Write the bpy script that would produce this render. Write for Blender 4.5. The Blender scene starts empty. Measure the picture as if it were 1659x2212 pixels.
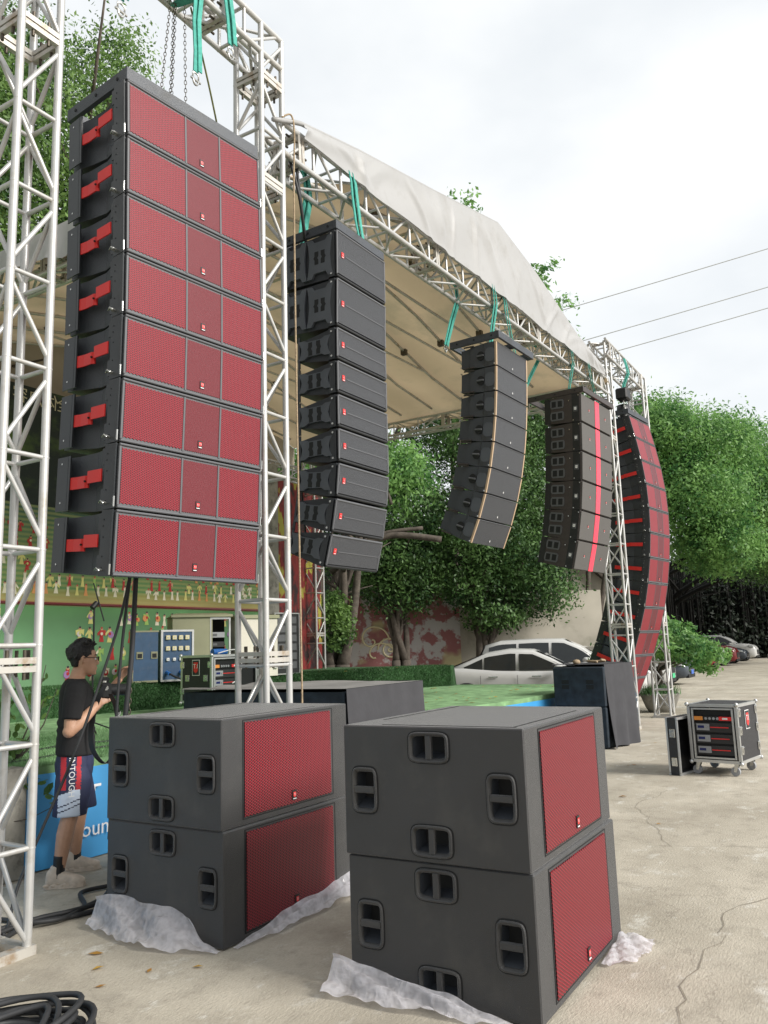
import bpy, math, random
import numpy as np
from math import sin, cos, pi, radians, sqrt, atan2
from mathutils import Vector, Matrix, Euler
random.seed(7); RNG = np.random.default_rng(7)
S = bpy.context.scene
COL = S.collection
# ---------------- camera, world, sun, exposure ----------------
CAM_YAW, CAM_PITCH, CAM_ROLL, CAM_F = .5435, .1646, -.0331, 1765.0
cam_d = bpy.data.cameras.new("camera"); cam = bpy.data.objects.new("camera", cam_d); COL.objects.link(cam)
cam_d.sensor_fit = 'VERTICAL'; cam_d.sensor_height = 32.0; cam_d.lens = CAM_F/2212*32.0
cam_d.clip_start = .05; cam_d.clip_end = 2000
F_ = Vector((cos(CAM_YAW)*cos(CAM_PITCH), sin(CAM_YAW)*cos(CAM_PITCH), sin(CAM_PITCH)))
R_ = Vector((sin(CAM_YAW), -cos(CAM_YAW), 0)); U_ = R_.cross(F_)
RR = R_*cos(CAM_ROLL)+U_*sin(CAM_ROLL); UU = -R_*sin(CAM_ROLL)+U_*cos(CAM_ROLL)
m = Matrix((RR, UU, -F_)).transposed().to_4x4(); m.translation = (0, 0, 1.6); cam.matrix_world = m
S.camera = cam
S.view_settings.view_transform = 'Standard'; S.view_settings.look = 'None'; S.view_settings.gamma = 1
S.view_settings.exposure = 0.72
S.render.resolution_x = 768; S.render.resolution_y = 1024
S.cycles.max_bounces = 6; S.cycles.diffuse_bounces = 3; S.cycles.glossy_bounces = 2; S.cycles.transmission_bounces = 3
S.cycles.transparent_max_bounces = 8; S.cycles.use_denoising = True
SUN_EL, SUN_AZ = 31.0, 274.0      # high sun behind thin overcast
W = bpy.data.worlds.new("World"); S.world = W; W.use_nodes = True
nt = W.node_tree; N = nt.nodes; L = nt.links; N.clear()
out = N.new('ShaderNodeOutputWorld'); bg = N.new('ShaderNodeBackground'); bg.inputs[1].default_value = .1
sky = N.new('ShaderNodeTexSky'); sky.sky_type = 'NISHITA'; sky.sun_disc = False
sky.sun_elevation = radians(SUN_EL); sky.sun_rotation = radians(90-SUN_AZ)
tc = N.new('ShaderNodeTexCoord'); mp = N.new('ShaderNodeMapping'); mp.inputs['Scale'].default_value = (1, 1, 2.0)
nz = N.new('ShaderNodeTexNoise'); nz.inputs['Scale'].default_value = 2.6; nz.inputs['Detail'].default_value = 5; nz.inputs['Roughness'].default_value = .5
rp = N.new('ShaderNodeValToRGB'); rp.color_ramp.elements[0].position = .36; rp.color_ramp.elements[1].position = .66
rp.color_ramp.elements[0].color = (5.6, 5.82, 5.98, 1); rp.color_ramp.elements[1].color = (7.0, 7.05, 7.0, 1)
mx = N.new('ShaderNodeMix'); mx.data_type = 'RGBA'; mx.inputs[0].default_value = .93
L.new(tc.outputs['Generated'], mp.inputs[0]); L.new(mp.outputs[0], nz.inputs['Vector']); L.new(nz.outputs['Fac'], rp.inputs[0])
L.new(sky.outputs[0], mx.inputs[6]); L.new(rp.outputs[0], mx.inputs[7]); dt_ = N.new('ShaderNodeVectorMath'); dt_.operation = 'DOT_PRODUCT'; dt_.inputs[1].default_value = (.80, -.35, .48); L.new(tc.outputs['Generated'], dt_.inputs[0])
gr = N.new('ShaderNodeMapRange'); gr.inputs[1].default_value = -.7; gr.inputs[2].default_value = .45; gr.inputs[3].default_value = .52; gr.inputs[4].default_value = 1.0; L.new(dt_.outputs['Value'], gr.inputs[0])  # dims the sky by direction, added to darken left-hand faces
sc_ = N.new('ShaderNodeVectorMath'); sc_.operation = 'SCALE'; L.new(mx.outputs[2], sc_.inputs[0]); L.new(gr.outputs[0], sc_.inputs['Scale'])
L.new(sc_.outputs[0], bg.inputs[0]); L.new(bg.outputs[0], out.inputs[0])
sd = bpy.data.lights.new("sun", 'SUN'); sd.energy = 3.1; sd.angle = radians(20); sd.color = (1, .96, .9)
so = bpy.data.objects.new("sun", sd); COL.objects.link(so)
sv = Vector((cos(radians(SUN_EL))*cos(radians(SUN_AZ)), cos(radians(SUN_EL))*sin(radians(SUN_AZ)), sin(radians(SUN_EL))))
so.rotation_euler = sv.to_track_quat('Z', 'Y').to_euler(); so.location = sv*50

# ---------------- materials ----------------
def nodes(name):
    m = bpy.data.materials.new(name); m.use_nodes = True; t = m.node_tree; t.nodes.clear()
    o = t.nodes.new('ShaderNodeOutputMaterial'); b = t.nodes.new('ShaderNodeBsdfPrincipled'); t.links.new(b.outputs[0], o.inputs[0])
    return m, t, b, o
def rgba(c): return (c[0], c[1], c[2], 1)
def M(name, col, rough=.6, metal=0., var=.15, scale=6, bump=0, bscale=80, spec=.5, dirt=None, dscale=3, trans=0):
    m, t, b, o = nodes(name); n, l = t.nodes, t.links
    c = n.new('ShaderNodeTexCoord'); z = n.new('ShaderNodeTexNoise'); z.inputs['Scale'].default_value = scale; z.inputs['Detail'].default_value = 6
    r = n.new('ShaderNodeValToRGB'); r.color_ramp.elements[0].position = .3; r.color_ramp.elements[1].position = .7
    r.color_ramp.elements[0].color = rgba([x*(1-var) for x in col]); r.color_ramp.elements[1].color = rgba([min(1, x*(1+var)) for x in col])
    l.new(c.outputs['Object'], z.inputs['Vector']); l.new(z.outputs['Fac'], r.inputs[0]); src = r.outputs[0]
    if dirt:
        z2 = n.new('ShaderNodeTexNoise'); z2.inputs['Scale'].default_value = dscale; z2.inputs['Detail'].default_value = 8; z2.inputs['Roughness'].default_value = .65
        r2 = n.new('ShaderNodeValToRGB'); r2.color_ramp.elements[0].position = .52; r2.color_ramp.elements[1].position = .68
        mm = n.new('ShaderNodeMix'); mm.data_type = 'RGBA'
        l.new(c.outputs['Object'], z2.inputs['Vector']); l.new(z2.outputs['Fac'], r2.inputs[0]); l.new(r2.outputs[0], mm.inputs[0])
        l.new(src, mm.inputs[6]); mm.inputs[7].default_value = rgba(dirt); src = mm.outputs[2]
    l.new(src, b.inputs['Base Color'])
    b.inputs['Roughness'].default_value = rough; b.inputs['Metallic'].default_value = metal; b.inputs['Specular IOR Level'].default_value = spec
    if bump:
        z3 = n.new('ShaderNodeTexNoise'); z3.inputs['Scale'].default_value = bscale; z3.inputs['Detail'].default_value = 4
        bp = n.new('ShaderNodeBump'); bp.inputs['Strength'].default_value = bump; bp.inputs['Distance'].default_value = .01
        l.new(c.outputs['Object'], z3.inputs['Vector']); l.new(z3.outputs['Fac'], bp.inputs['Height']); l.new(bp.outputs[0], b.inputs['Normal'])
    if trans:
        tr = n.new('ShaderNodeBsdfTranslucent'); ms = n.new('ShaderNodeMixShader'); ms.inputs[0].default_value = trans
        l.new(src, tr.inputs[0]); l.new(b.outputs[0], ms.inputs[1]); l.new(tr.outputs[0], ms.inputs[2]); l.new(ms.outputs[0], o.inputs[0])
    return m
def grille(name, col, hole, pitch, fill, rough=.45, axes='XZ', rows=False):
    """perforated sheet: hexagonally packed holes in the plane of the panel"""
    m, t, b, o = nodes(name); n, l = t.nodes, t.links
    c = n.new('ShaderNodeTexCoord'); s = n.new('ShaderNodeSeparateXYZ'); l.new(c.outputs['Object'], s.inputs[0])
    def mt(op, a, bb=None):
        q = n.new('ShaderNodeMath'); q.operation = op
        for i, v in enumerate((a, bb)):
            if v is None: continue
            if isinstance(v, (int, float)): q.inputs[i].default_value = v
            else: l.new(v, q.inputs[i])
        return q.outputs[0]
    u, v = s.outputs[axes[0]], s.outputs[axes[1]]; k = 1.732
    def cell(off):
        a = mt('SUBTRACT', mt('FRACT', mt('ADD', mt('DIVIDE', u, pitch*(k if not rows else 1)), off)), .5); a = mt('MULTIPLY', a, k if not rows else 1)
        d = mt('SUBTRACT', mt('FRACT', mt('ADD', mt('DIVIDE', v, pitch), off)), .5)
        return mt('SQRT', mt('ADD', mt('MULTIPLY', a, a), mt('MULTIPLY', d, d)))
    d = mt('MINIMUM', cell(0.), cell(.5))
    r = n.new('ShaderNodeMapRange'); r.inputs['From Min'].default_value = fill-.07; r.inputs['From Max'].default_value = fill+.07; l.new(d, r.inputs[0])
    mm = n.new('ShaderNodeMix'); mm.data_type = 'RGBA'; l.new(r.outputs[0], mm.inputs[0]); mm.inputs[6].default_value = rgba(hole); mm.inputs[7].default_value = rgba(col)
    l.new(mm.outputs[2], b.inputs['Base Color']); b.inputs['Roughness'].default_value = rough
    bp = n.new('ShaderNodeBump'); bp.inputs['Strength'].default_value = .6; bp.inputs['Distance'].default_value = .004; l.new(r.outputs[0], bp.inputs['Height']); l.new(bp.outputs[0], b.inputs['Normal'])
    return m
MT = {}
MT['cab'] = M('speaker_paint', (.044, .050, .060), .42, var=.06, scale=3, bump=.25, bscale=420, dirt=(.032, .034, .036), dscale=5)  # bluish lift in the base colour stands in for lens haze
MT['sub'] = M('subwoofer_paint', (.026, .026, .027), .5, var=.10, scale=2.5, bump=.35, bscale=380, spec=.7, dirt=(.042, .041, .039), dscale=4)
MT['cabl'] = M('relief_light_plate', (.075, .084, .098), .45, var=.1, scale=4)  # lighter than the shell; relief contrast put into the colour
MT['cabd'] = M('relief_dark_shell', (.020, .023, .028), .5, var=.1, scale=4)  # darker than the cabinet paint, so relief shade is in the colour
MT['sub'].node_tree.nodes['Principled BSDF'].inputs['Sheen Weight'].default_value = .35; MT['sub'].node_tree.nodes['Principled BSDF'].inputs['Sheen Roughness'].default_value = .35
MT['black'] = M('black_plastic', (.012, .013, .014), .5, var=.2, scale=9)
MT['dark'] = M('recess_black', (.006, .007, .008), .7, var=.1)  # flat slot and handle plates use this near-black for recess shade
MT['gloss'] = M('polished_black_steel', (.022, .025, .028), .30, var=.2, scale=4)
MT['frame'] = M('grille_frame_grey', (.095, .098, .106), .55, var=.05, scale=5)
MT['redbar'] = M('red_bracket_paint', (.68, .022, .018), .45, var=.05)
MT['red'] = grille('red_honeycomb_grille', (.27, .009, .021), (.07, .005, .010), .0150, .35)
MT['redfine'] = grille('fine_red_grille', (.20, .020, .030), (.07, .01, .014), .0085, .34)
MT['subred'] = grille('red_subwoofer_grille', (.27, .007, .019), (.04, .003, .006), .0165, .37)
MT['farred'] = M('distant_red_grille', (.20, .014, .024), .5, var=.05)
MT['farfine'] = M('distant_fine_red_grille', (.11, .015, .022), .5, var=.05)
MT['mesh'] = grille('black_mesh_grille', (.080, .086, .098), (.018, .018, .02), .009, .3, rows=True)  # mesh colour raised to grey-blue to carry haze
MT['chrome'] = M('chrome_steel', (.6, .6, .58), .25, .9, var=.1)
MT['alu'] = M('aluminium_tube', (.52, .52, .51), .40, .4, var=.08, scale=5, dirt=(.42, .40, .36), dscale=5)
MT['rust'] = M('rusty_aluminium', (.50, .48, .44), .5, .4, var=.08, scale=6, dirt=(.34, .26, .18), dscale=9)
MT['alucase'] = M('case_aluminium_edge', (.55, .56, .56), .35, .7, var=.08)
MT['caseblk'] = M('case_black_laminate', (.025, .025, .028), .55, var=.2, scale=30, bump=.3, bscale=200)
MT['logored'] = M('logo_red', (.75, .03, .03), .4, var=.03)
MT['white'] = M('white_print', (.8, .8, .8), .5, var=.02)
MT['strap'] = M('green_webbing', (.06, .33, .27), .8, var=.2, scale=30, bump=.4, bscale=150)
MT['tan'] = M('tan_edge_strip', (.47, .34, .22), .5, var=.08)
MT['redlight'] = M('red_front_strip', (.85, .055, .10), .4, var=.03)
MT['brownblk'] = M('brown_black_paint', (.045, .036, .034), .5, var=.15, scale=20)
MT['greyfront'] = M('taupe_mesh_front', (.085, .080, .075), .7, var=.08, scale=60)
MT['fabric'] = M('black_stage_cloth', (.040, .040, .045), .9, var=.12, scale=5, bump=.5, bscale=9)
MT['fabrictop'] = M('pale_grey_top_cloth', (.20, .195, .19), .9, var=.2, scale=2.5, bump=.3, bscale=10)  # top cloth, paler than the side cloth
MT['navy'] = M('worn_navy_carpet', (.020, .030, .042), .85, var=.35, scale=9, bump=.4, bscale=120)
MT['rubber'] = M('black_rubber_cable', (.022, .023, .025), .6, var=.2)
MT['rope'] = M('tan_rope', (.33, .25, .16), .85, var=.3, scale=60, bump=.5, bscale=120)
MT['ropeg'] = M('olive_rope', (.16, .17, .05), .85, var=.4, scale=60)
MT['chain'] = M('dark_chain_steel', (.10, .085, .065), .5, .6, var=.3, scale=30)
MT['turf'] = M('artificial_turf', (.20, .36, .17), .95, var=.35, scale=5, bump=1, bscale=160, dirt=(.17, .29, .13), dscale=2)
MT['turfdark'] = M('dark_artificial_turf', (.045, .115, .040), .95, var=.4, scale=12, bump=1, bscale=160)
MT['blue'] = M('blue_banner_vinyl', (.05, .30, .62), .5, var=.07, scale=2, bump=.25, bscale=3)
MT['concrete'] = M('weathered_concrete_post', (.25, .24, .21), .9, var=.3, scale=5, bump=.5, bscale=30, dirt=(.09, .085, .07), dscale=7)
MT['wall'] = M('stained_plaster_wall', (.40, .37, .31), .9, var=.18, scale=.7, dirt=(.25, .24, .19), dscale=.8)
MT['carpaint'] = M('white_car_paint', (.50, .50, .49), .15, var=.02)
MT['maroon'] = M('maroon_car_paint', (.16, .020, .022), .2, var=.05)
MT['darkcar'] = M('dark_grey_car_paint', (.05, .06, .075), .2, var=.05)
MT['glass'] = M('dark_car_glass', (.018, .022, .024), .06, var=.1)
MT['tyre'] = M('tyre_rubber', (.02, .02, .02), .85, var=.2)
MT['skin'] = M('skin', (.50, .285, .185), .5, var=.08, scale=20, bump=.1, bscale=60)
MT['hair'] = M('black_hair', (.008, .007, .007), .5, var=.4, scale=60, bump=.8, bscale=90)
MT['shirt'] = M('black_cotton', (.010, .010, .011), .9, var=.2, scale=8, bump=.5, bscale=16)
MT['shorts'] = M('navy_shorts_fabric', (.018, .024, .065), .75, var=.2, scale=9, bump=.5, bscale=18)
MT['shortred'] = M('red_shorts_fabric', (.42, .02, .03), .75, var=.12, scale=9, bump=.5, bscale=18)
MT['shortwhite'] = M('pale_blue_shorts_fabric', (.52, .60, .72), .75, var=.06, scale=9, bump=.5, bscale=18)
MT['shoe'] = M('beige_shoe', (.60, .51, .42), .85, var=.12, scale=25, bump=.3, bscale=60)
MT['bark'] = M('grey_brown_bark', (.075, .062, .050), .95, var=.4, scale=6, bump=.8, bscale=20)
MT['roots'] = M('shade_dark_roots', (.010, .010, .009), .95, var=.6, scale=3)  # near-black carries the canopy shade; banyan trunks use it too
MT['bluecase'] = M('blue_case_board', (.035, .085, .17), .55, var=.12, scale=8, dirt=(.06, .10, .17), dscale=12)
MT['olive'] = M('olive_cabinet_steel', (.27, .27, .17), .6, var=.08, scale=3)
MT['cream'] = M('cream_cabinet_steel', (.55, .52, .45), .55, var=.06, scale=3)
MT['yellowish'] = M('cream_socket_plastic', (.72, .65, .42), .5, var=.06)
MT['plugblue'] = M('blue_plug_plastic', (.03, .16, .50), .45, var=.1)
MT['amp'] = M('amplifier_face', (.022, .022, .024), .4, var=.1)
MT['ampgrey'] = M('amplifier_grey_display_plate', (.30, .31, .33), .5, .1, var=.1)
MT['lcd'] = M('blue_display', (.015, .025, .12), .2, var=.1)
MT['orange'] = M('orange_sockets', (.75, .28, .05), .5, var=.1)
def leafmat(name, c1, c2, trans=.35):
    m, t, b, o = nodes(name); n, l = t.nodes, t.links
    g = n.new('ShaderNodeNewGeometry'); r = n.new('ShaderNodeValToRGB'); r.color_ramp.elements[0].color = rgba(c1); r.color_ramp.elements[1].color = rgba(c2)
    z = n.new('ShaderNodeTexNoise'); z.inputs['Scale'].default_value = .9; z.inputs['Detail'].default_value = 3; c = n.new('ShaderNodeTexCoord'); l.new(c.outputs['Object'], z.inputs['Vector'])
    q1 = n.new('ShaderNodeMath'); q1.operation = 'MULTIPLY_ADD'; q1.inputs[1].default_value = 3.4; q1.inputs[2].default_value = -1.5; l.new(z.outputs['Fac'], q1.inputs[0])
    q2 = n.new('ShaderNodeMath'); q2.operation = 'MULTIPLY_ADD'; q2.use_clamp = True; q2.inputs[1].default_value = .75; l.new(g.outputs['Random Per Island'], q2.inputs[0]); l.new(q1.outputs[0], q2.inputs[2]); l.new(q2.outputs[0], r.inputs[0]); l.new(r.outputs[0], b.inputs['Base Color']); b.inputs['Roughness'].default_value = .5
    b.inputs['Specular IOR Level'].default_value = .35
    tr = n.new('ShaderNodeBsdfTranslucent'); ms = n.new('ShaderNodeMixShader'); ms.inputs[0].default_value = trans
    l.new(r.outputs[0], tr.inputs[0]); l.new(b.outputs[0], ms.inputs[1]); l.new(tr.outputs[0], ms.inputs[2]); l.new(ms.outputs[0], o.inputs[0]); return m
MT['leafA'] = leafmat('mid_green_leaves', (.036, .095, .028), (.20, .33, .09), .42)
MT['leafB'] = leafmat('dark_green_leaves', (.018, .055, .018), (.11, .21, .06), .35)
MT['leafC'] = leafmat('bright_green_leaves', (.045, .145, .040), (.23, .42, .12), .45)
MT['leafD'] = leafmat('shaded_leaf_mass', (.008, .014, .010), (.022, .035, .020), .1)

# ---------------- mesh helpers ----------------
class MB:
    def __init__(s): s.v = []; s.f = []; s.mi = []; s.sm = []
    def add(s, vs, fs, mi=0, sm=False, X=None):
        o = len(s.v)
        s.v += [tuple(X @ Vector(p)) for p in vs] if X is not None else [tuple(p) for p in vs]
        for f in fs: s.f.append([o+i for i in f]); s.mi.append(mi); s.sm.append(sm)
        return s
    def box(s, a, b, mi=0, X=None, bev=0):
        (x0, y0, z0), (x1, y1, z1) = a, b
        if bev > 0:
            e = bev; vs = []; 
            for x, sx in ((x0, 1), (x1, -1)):
                for y, sy in ((y0, 1), (y1, -1)):
                    for z, sz in ((z0, 1), (z1, -1)):
                        vs += [(x, y+sy*e, z+sz*e), (x+sx*e, y, z+sz*e), (x+sx*e, y+sy*e, z)]
            def I(i, j, k, a): return ((i*2+j)*2+k)*3+a
            fs = []
            for i in (0, 1): fs.append([I(i, 0, 0, 0), I(i, 0, 1, 0), I(i, 1, 1, 0), I(i, 1, 0, 0)][::(1 if i == 0 else -1)])
            for j in (0, 1): fs.append([I(0, j, 0, 1), I(1, j, 0, 1), I(1, j, 1, 1), I(0, j, 1, 1)][::(1 if j == 0 else -1)])
            for k in (0, 1): fs.append([I(0, 0, k, 2), I(0, 1, k, 2), I(1, 1, k, 2), I(1, 0, k, 2)][::(1 if k == 0 else -1)])
            for i in (0, 1):
                for j in (0, 1): fs.append([I(i, j, 0, 0), I(i, j, 1, 0), I(i, j, 1, 1), I(i, j, 0, 1)])
                for k in (0, 1): fs.append([I(i, 0, k, 0), I(i, 1, k, 0), I(i, 1, k, 2), I(i, 0, k, 2)])
            for j in (0, 1):
                for k in (0, 1): fs.append([I(0, j, k, 1), I(1, j, k, 1), I(1, j, k, 2), I(0, j, k, 2)])
            for i in (0, 1):
                for j in (0, 1):
                    for k in (0, 1): fs.append([I(i, j, k, 0), I(i, j, k, 1), I(i, j, k, 2)])
            return s.add(vs, fs, mi, False, X)
        vs = [(x0, y0, z0), (x1, y0, z0), (x1, y1, z0), (x0, y1, z0), (x0, y0, z1), (x1, y0, z1), (x1, y1, z1), (x0, y1, z1)]
        return s.add(vs, [[3, 2, 1, 0], [4, 5, 6, 7], [0, 1, 5, 4], [1, 2, 6, 5], [2, 3, 7, 6], [3, 0, 4, 7]], mi, False, X)
    def hexa(s, p, mi=0, X=None):   # 8 points, bottom loop then top loop
        return s.add(p, [[3, 2, 1, 0], [4, 5, 6, 7], [0, 1, 5, 4], [1, 2, 6, 5], [2, 3, 7, 6], [3, 0, 4, 7]], mi, False, X)
    def cyl(s, p, q, r, n=12, mi=0, r2=None, caps=True, sm=True, X=None):
        p, q = Vector(p), Vector(q); d = (q-p)
        if d.length < 1e-9: return s
        d.normalize(); a = d.orthogonal().normalized(); b = d.cross(a); r2 = r if r2 is None else r2; vs = []
        for c, rr in ((p, r), (q, r2)):
            for i in range(n): t = 2*pi*i/n; vs.append(c+(a*cos(t)+b*sin(t))*rr)
        fs = [[i, (i+1) % n, n+(i+1) % n, n+i] for i in range(n)]
        s.add(vs, fs, mi, sm, X)
        if caps: s.add(vs, [list(range(n))[::-1], list(range(n, 2*n))], mi, False, X)
        return s
    def tube(s, pts, r, n=8, mi=0, closed=False, X=None, flat=None):
        P = [Vector(p) for p in pts]; k = len(P); R = r if isinstance(r, (list, tuple)) else [r]*k
        vs = []; up = None
        for i in range(k):
            a = P[(i-1) % k] if (closed or i > 0) else P[i]; b = P[(i+1) % k] if (closed or i < k-1) else P[i]
            t = (b-a); t = t.normalized() if t.length > 1e-9 else Vector((0, 0, 1))
            if up is None: up = t.orthogonal().normalized()
            else:
                up = up-t*up.dot(t); up = up.normalized() if up.length > 1e-6 else t.orthogonal().normalized()
            w = t.cross(up)
            for j in range(n): th = 2*pi*j/n; vs.append(P[i]+(up*cos(th)+w*sin(th)*(flat or 1))*R[i])
        fs = []
        for i in range(k if closed else k-1):
            for j in range(n): fs.append([i*n+j, i*n+(j+1) % n, ((i+1) % k)*n+(j+1) % n, ((i+1) % k)*n+j])
        if not closed: fs += [list(range(n))[::-1], [(k-1)*n+j for j in range(n)]]
        return s.add(vs, fs, mi, True, X)
    def loft(s, rings, mi=0, caps=True, sm=True, X=None):
        n = len(rings[0]); vs = [p for r in rings for p in r]; fs = []
        for i in range(len(rings)-1):
            for j in range(n): fs.append([i*n+j, i*n+(j+1) % n, (i+1)*n+(j+1) % n, (i+1)*n+j])
        if caps: fs += [list(range(n))[::-1], [(len(rings)-1)*n+j for j in range(n)]]
        return s.add(vs, fs, mi, sm, X)
    def prism(s, out, axis, a, b, mi=0, X=None):   # outline in the two other axes
        def P(u, v, w): return {'X': (w, u, v), 'Y': (u, w, v), 'Z': (u, v, w)}[axis]
        n = len(out); vs = [P(u, v, a) for u, v in out]+[P(u, v, b) for u, v in out]
        fs = [list(range(n))[::-1], list(range(n, 2*n))]+[[i, (i+1) % n, n+(i+1) % n, n+i] for i in range(n)]
        return s.add(vs, fs, mi, False, X)
    def ribbon(s, pts, w, wdir, th=.006, mi=0, X=None):   # flat band
        P = [Vector(p) for p in pts]; wd = Vector(wdir).normalized()*w/2; vs = []; k = len(P)
        for i in range(k):
            t = (P[min(i+1, k-1)]-P[max(i-1, 0)]); nn = t.cross(wd); nn = nn.normalized()*th/2 if nn.length > 1e-9 else Vector((0, 0, th/2))
            vs += [P[i]-wd-nn, P[i]+wd-nn, P[i]+wd+nn, P[i]-wd+nn]
        fs = [[i*4+j, i*4+(j+1) % 4, i*4+4+(j+1) % 4, i*4+4+j] for i in range(k-1) for j in range(4)]+[[3, 2, 1, 0], [k*4-4, k*4-3, k*4-2, k*4-1]]
        return s.add(vs, fs, mi, False, X)
    def blob(s, c, r, n=10, mi=0, X=None, jit=0):
        c = Vector(c); r = Vector(r) if not isinstance(r, (int, float)) else Vector((r, r, r)); rings = []
        for i in range(n+1):
            th = pi*i/n; rr = max(sin(th), .02)
            rings.append([(c.x+r.x*rr*cos(2*pi*j/(2*n))*(1+random.uniform(-jit, jit)), c.y+r.y*rr*sin(2*pi*j/(2*n))*(1+random.uniform(-jit, jit)), c.z-r.z*cos(th)) for j in range(2*n)])
        return s.loft(rings, mi, True, True, X)
    def mesh(s, name, mats):
        me = bpy.data.meshes.new(name); me.from_pydata([tuple(v) for v in s.v], [], s.f); 
        for mm in (mats if isinstance(mats, (list, tuple)) else [mats]): me.materials.append(MT[mm] if isinstance(mm, str) else mm)
        me.polygons.foreach_set('material_index', s.mi); me.polygons.foreach_set('use_smooth', s.sm)
        me.update(); return me
    def build(s, name, mats, parent=None, **kw):
        return put(name, s.mesh(name, mats), parent, **kw)
def put(name, me, parent=None, label=None, cat=None, group=None, kind=None, loc=None, rot=None):
    o = bpy.data.objects.new(name, me); COL.objects.link(o); o.parent = parent
    if loc is not None: o.location = loc
    if rot is not None: o.rotation_euler = rot
    for k, v in (('label', label), ('category', cat), ('group', group), ('kind', kind)):
        if v: o[k] = v
    return o
def thing(name, label, cat, loc=(0, 0, 0), rot=(0, 0, 0), group=None):
    return put(name, None, None, label, cat, group, None, loc, rot)
def kids(o): return [c for c in COL.objects if c.parent == o]
KID = {}
def dup(src, label, loc, rot, group=None, scale=None):
    """copy of a thing with copies of its parts and sub-parts (shared mesh data)"""
    if src.name not in KID: KID[src.name] = [(c, kids(c)) for c in kids(src)]
    r = src.copy(); COL.objects.link(r); r['label'] = label; r.location = loc; r.rotation_euler = rot
    if scale: r.scale = scale
    if group: r['group'] = group
    for c, sub in KID[src.name]:
        d = c.copy(); COL.objects.link(d); d.parent = r
        for g in sub: e = g.copy(); COL.objects.link(e); e.parent = d
    return r
def text_geo(txt, size, mirror=False):
    cu = bpy.data.curves.new('t', 'FONT'); cu.body = txt; cu.size = size; cu.align_x = 'CENTER'; cu.align_y = 'CENTER'; cu.resolution_u = 2
    o = bpy.data.objects.new('t', cu); COL.objects.link(o); dg = bpy.context.evaluated_depsgraph_get(); dg.update()
    me = o.evaluated_get(dg).to_mesh(); vs = [tuple(v.co) for v in me.vertices]; fs = [list(p.vertices) for p in me.polygons]
    if mirror: vs = [(-x, y, z) for x, y, z in vs]
    o.to_mesh_clear(); bpy.data.objects.remove(o); bpy.data.curves.remove(cu); return vs, fs
def frame_mat(origin, ux, uy):   # maps text plane (x,y,z) onto origin + x*ux + y*uy
    ux = Vector(ux).normalized(); uy = Vector(uy).normalized(); uz = ux.cross(uy)
    m = Matrix((ux, uy, uz)).transposed().to_4x4(); m.translation = Vector(origin); return m
TI = text_geo('T.I', 1.0)
def logo_geo(mb, X, h, plate=0, shield=1, wht=2, frame=None):
    """brand plate: dark plate, red shield, white letters T.I and a white line under it; h = plate height, drawn in the x/y plane of X"""
    w = h*.72
    mb.box((-w/2, -h/2, 0), (w/2, h/2, h*.05), plate, X)
    a, t = h*.22, h*.30
    mb.add([(-a, t, h*.08), (a, t, h*.08), (a, -t*.45, h*.08), (0, -t*.8, h*.08), (-a, -t*.45, h*.08)], [[4, 3, 2, 1, 0][::-1]], shield, False, X)
    mb.add([(x*h*.33, y*h*.33+h*.05, h*.095) for x, y, z in TI[0]], TI[1], wht, False, X)
    mb.box((-w*.36, -h*.43, h*.05), (w*.36, -h*.34, h*.085), wht, X)
ORD = ['topmost', 'second', 'third', 'fourth', 'fifth', 'sixth', 'seventh', 'eighth', 'ninth', 'tenth', 'eleventh', 'twelfth']
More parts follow.
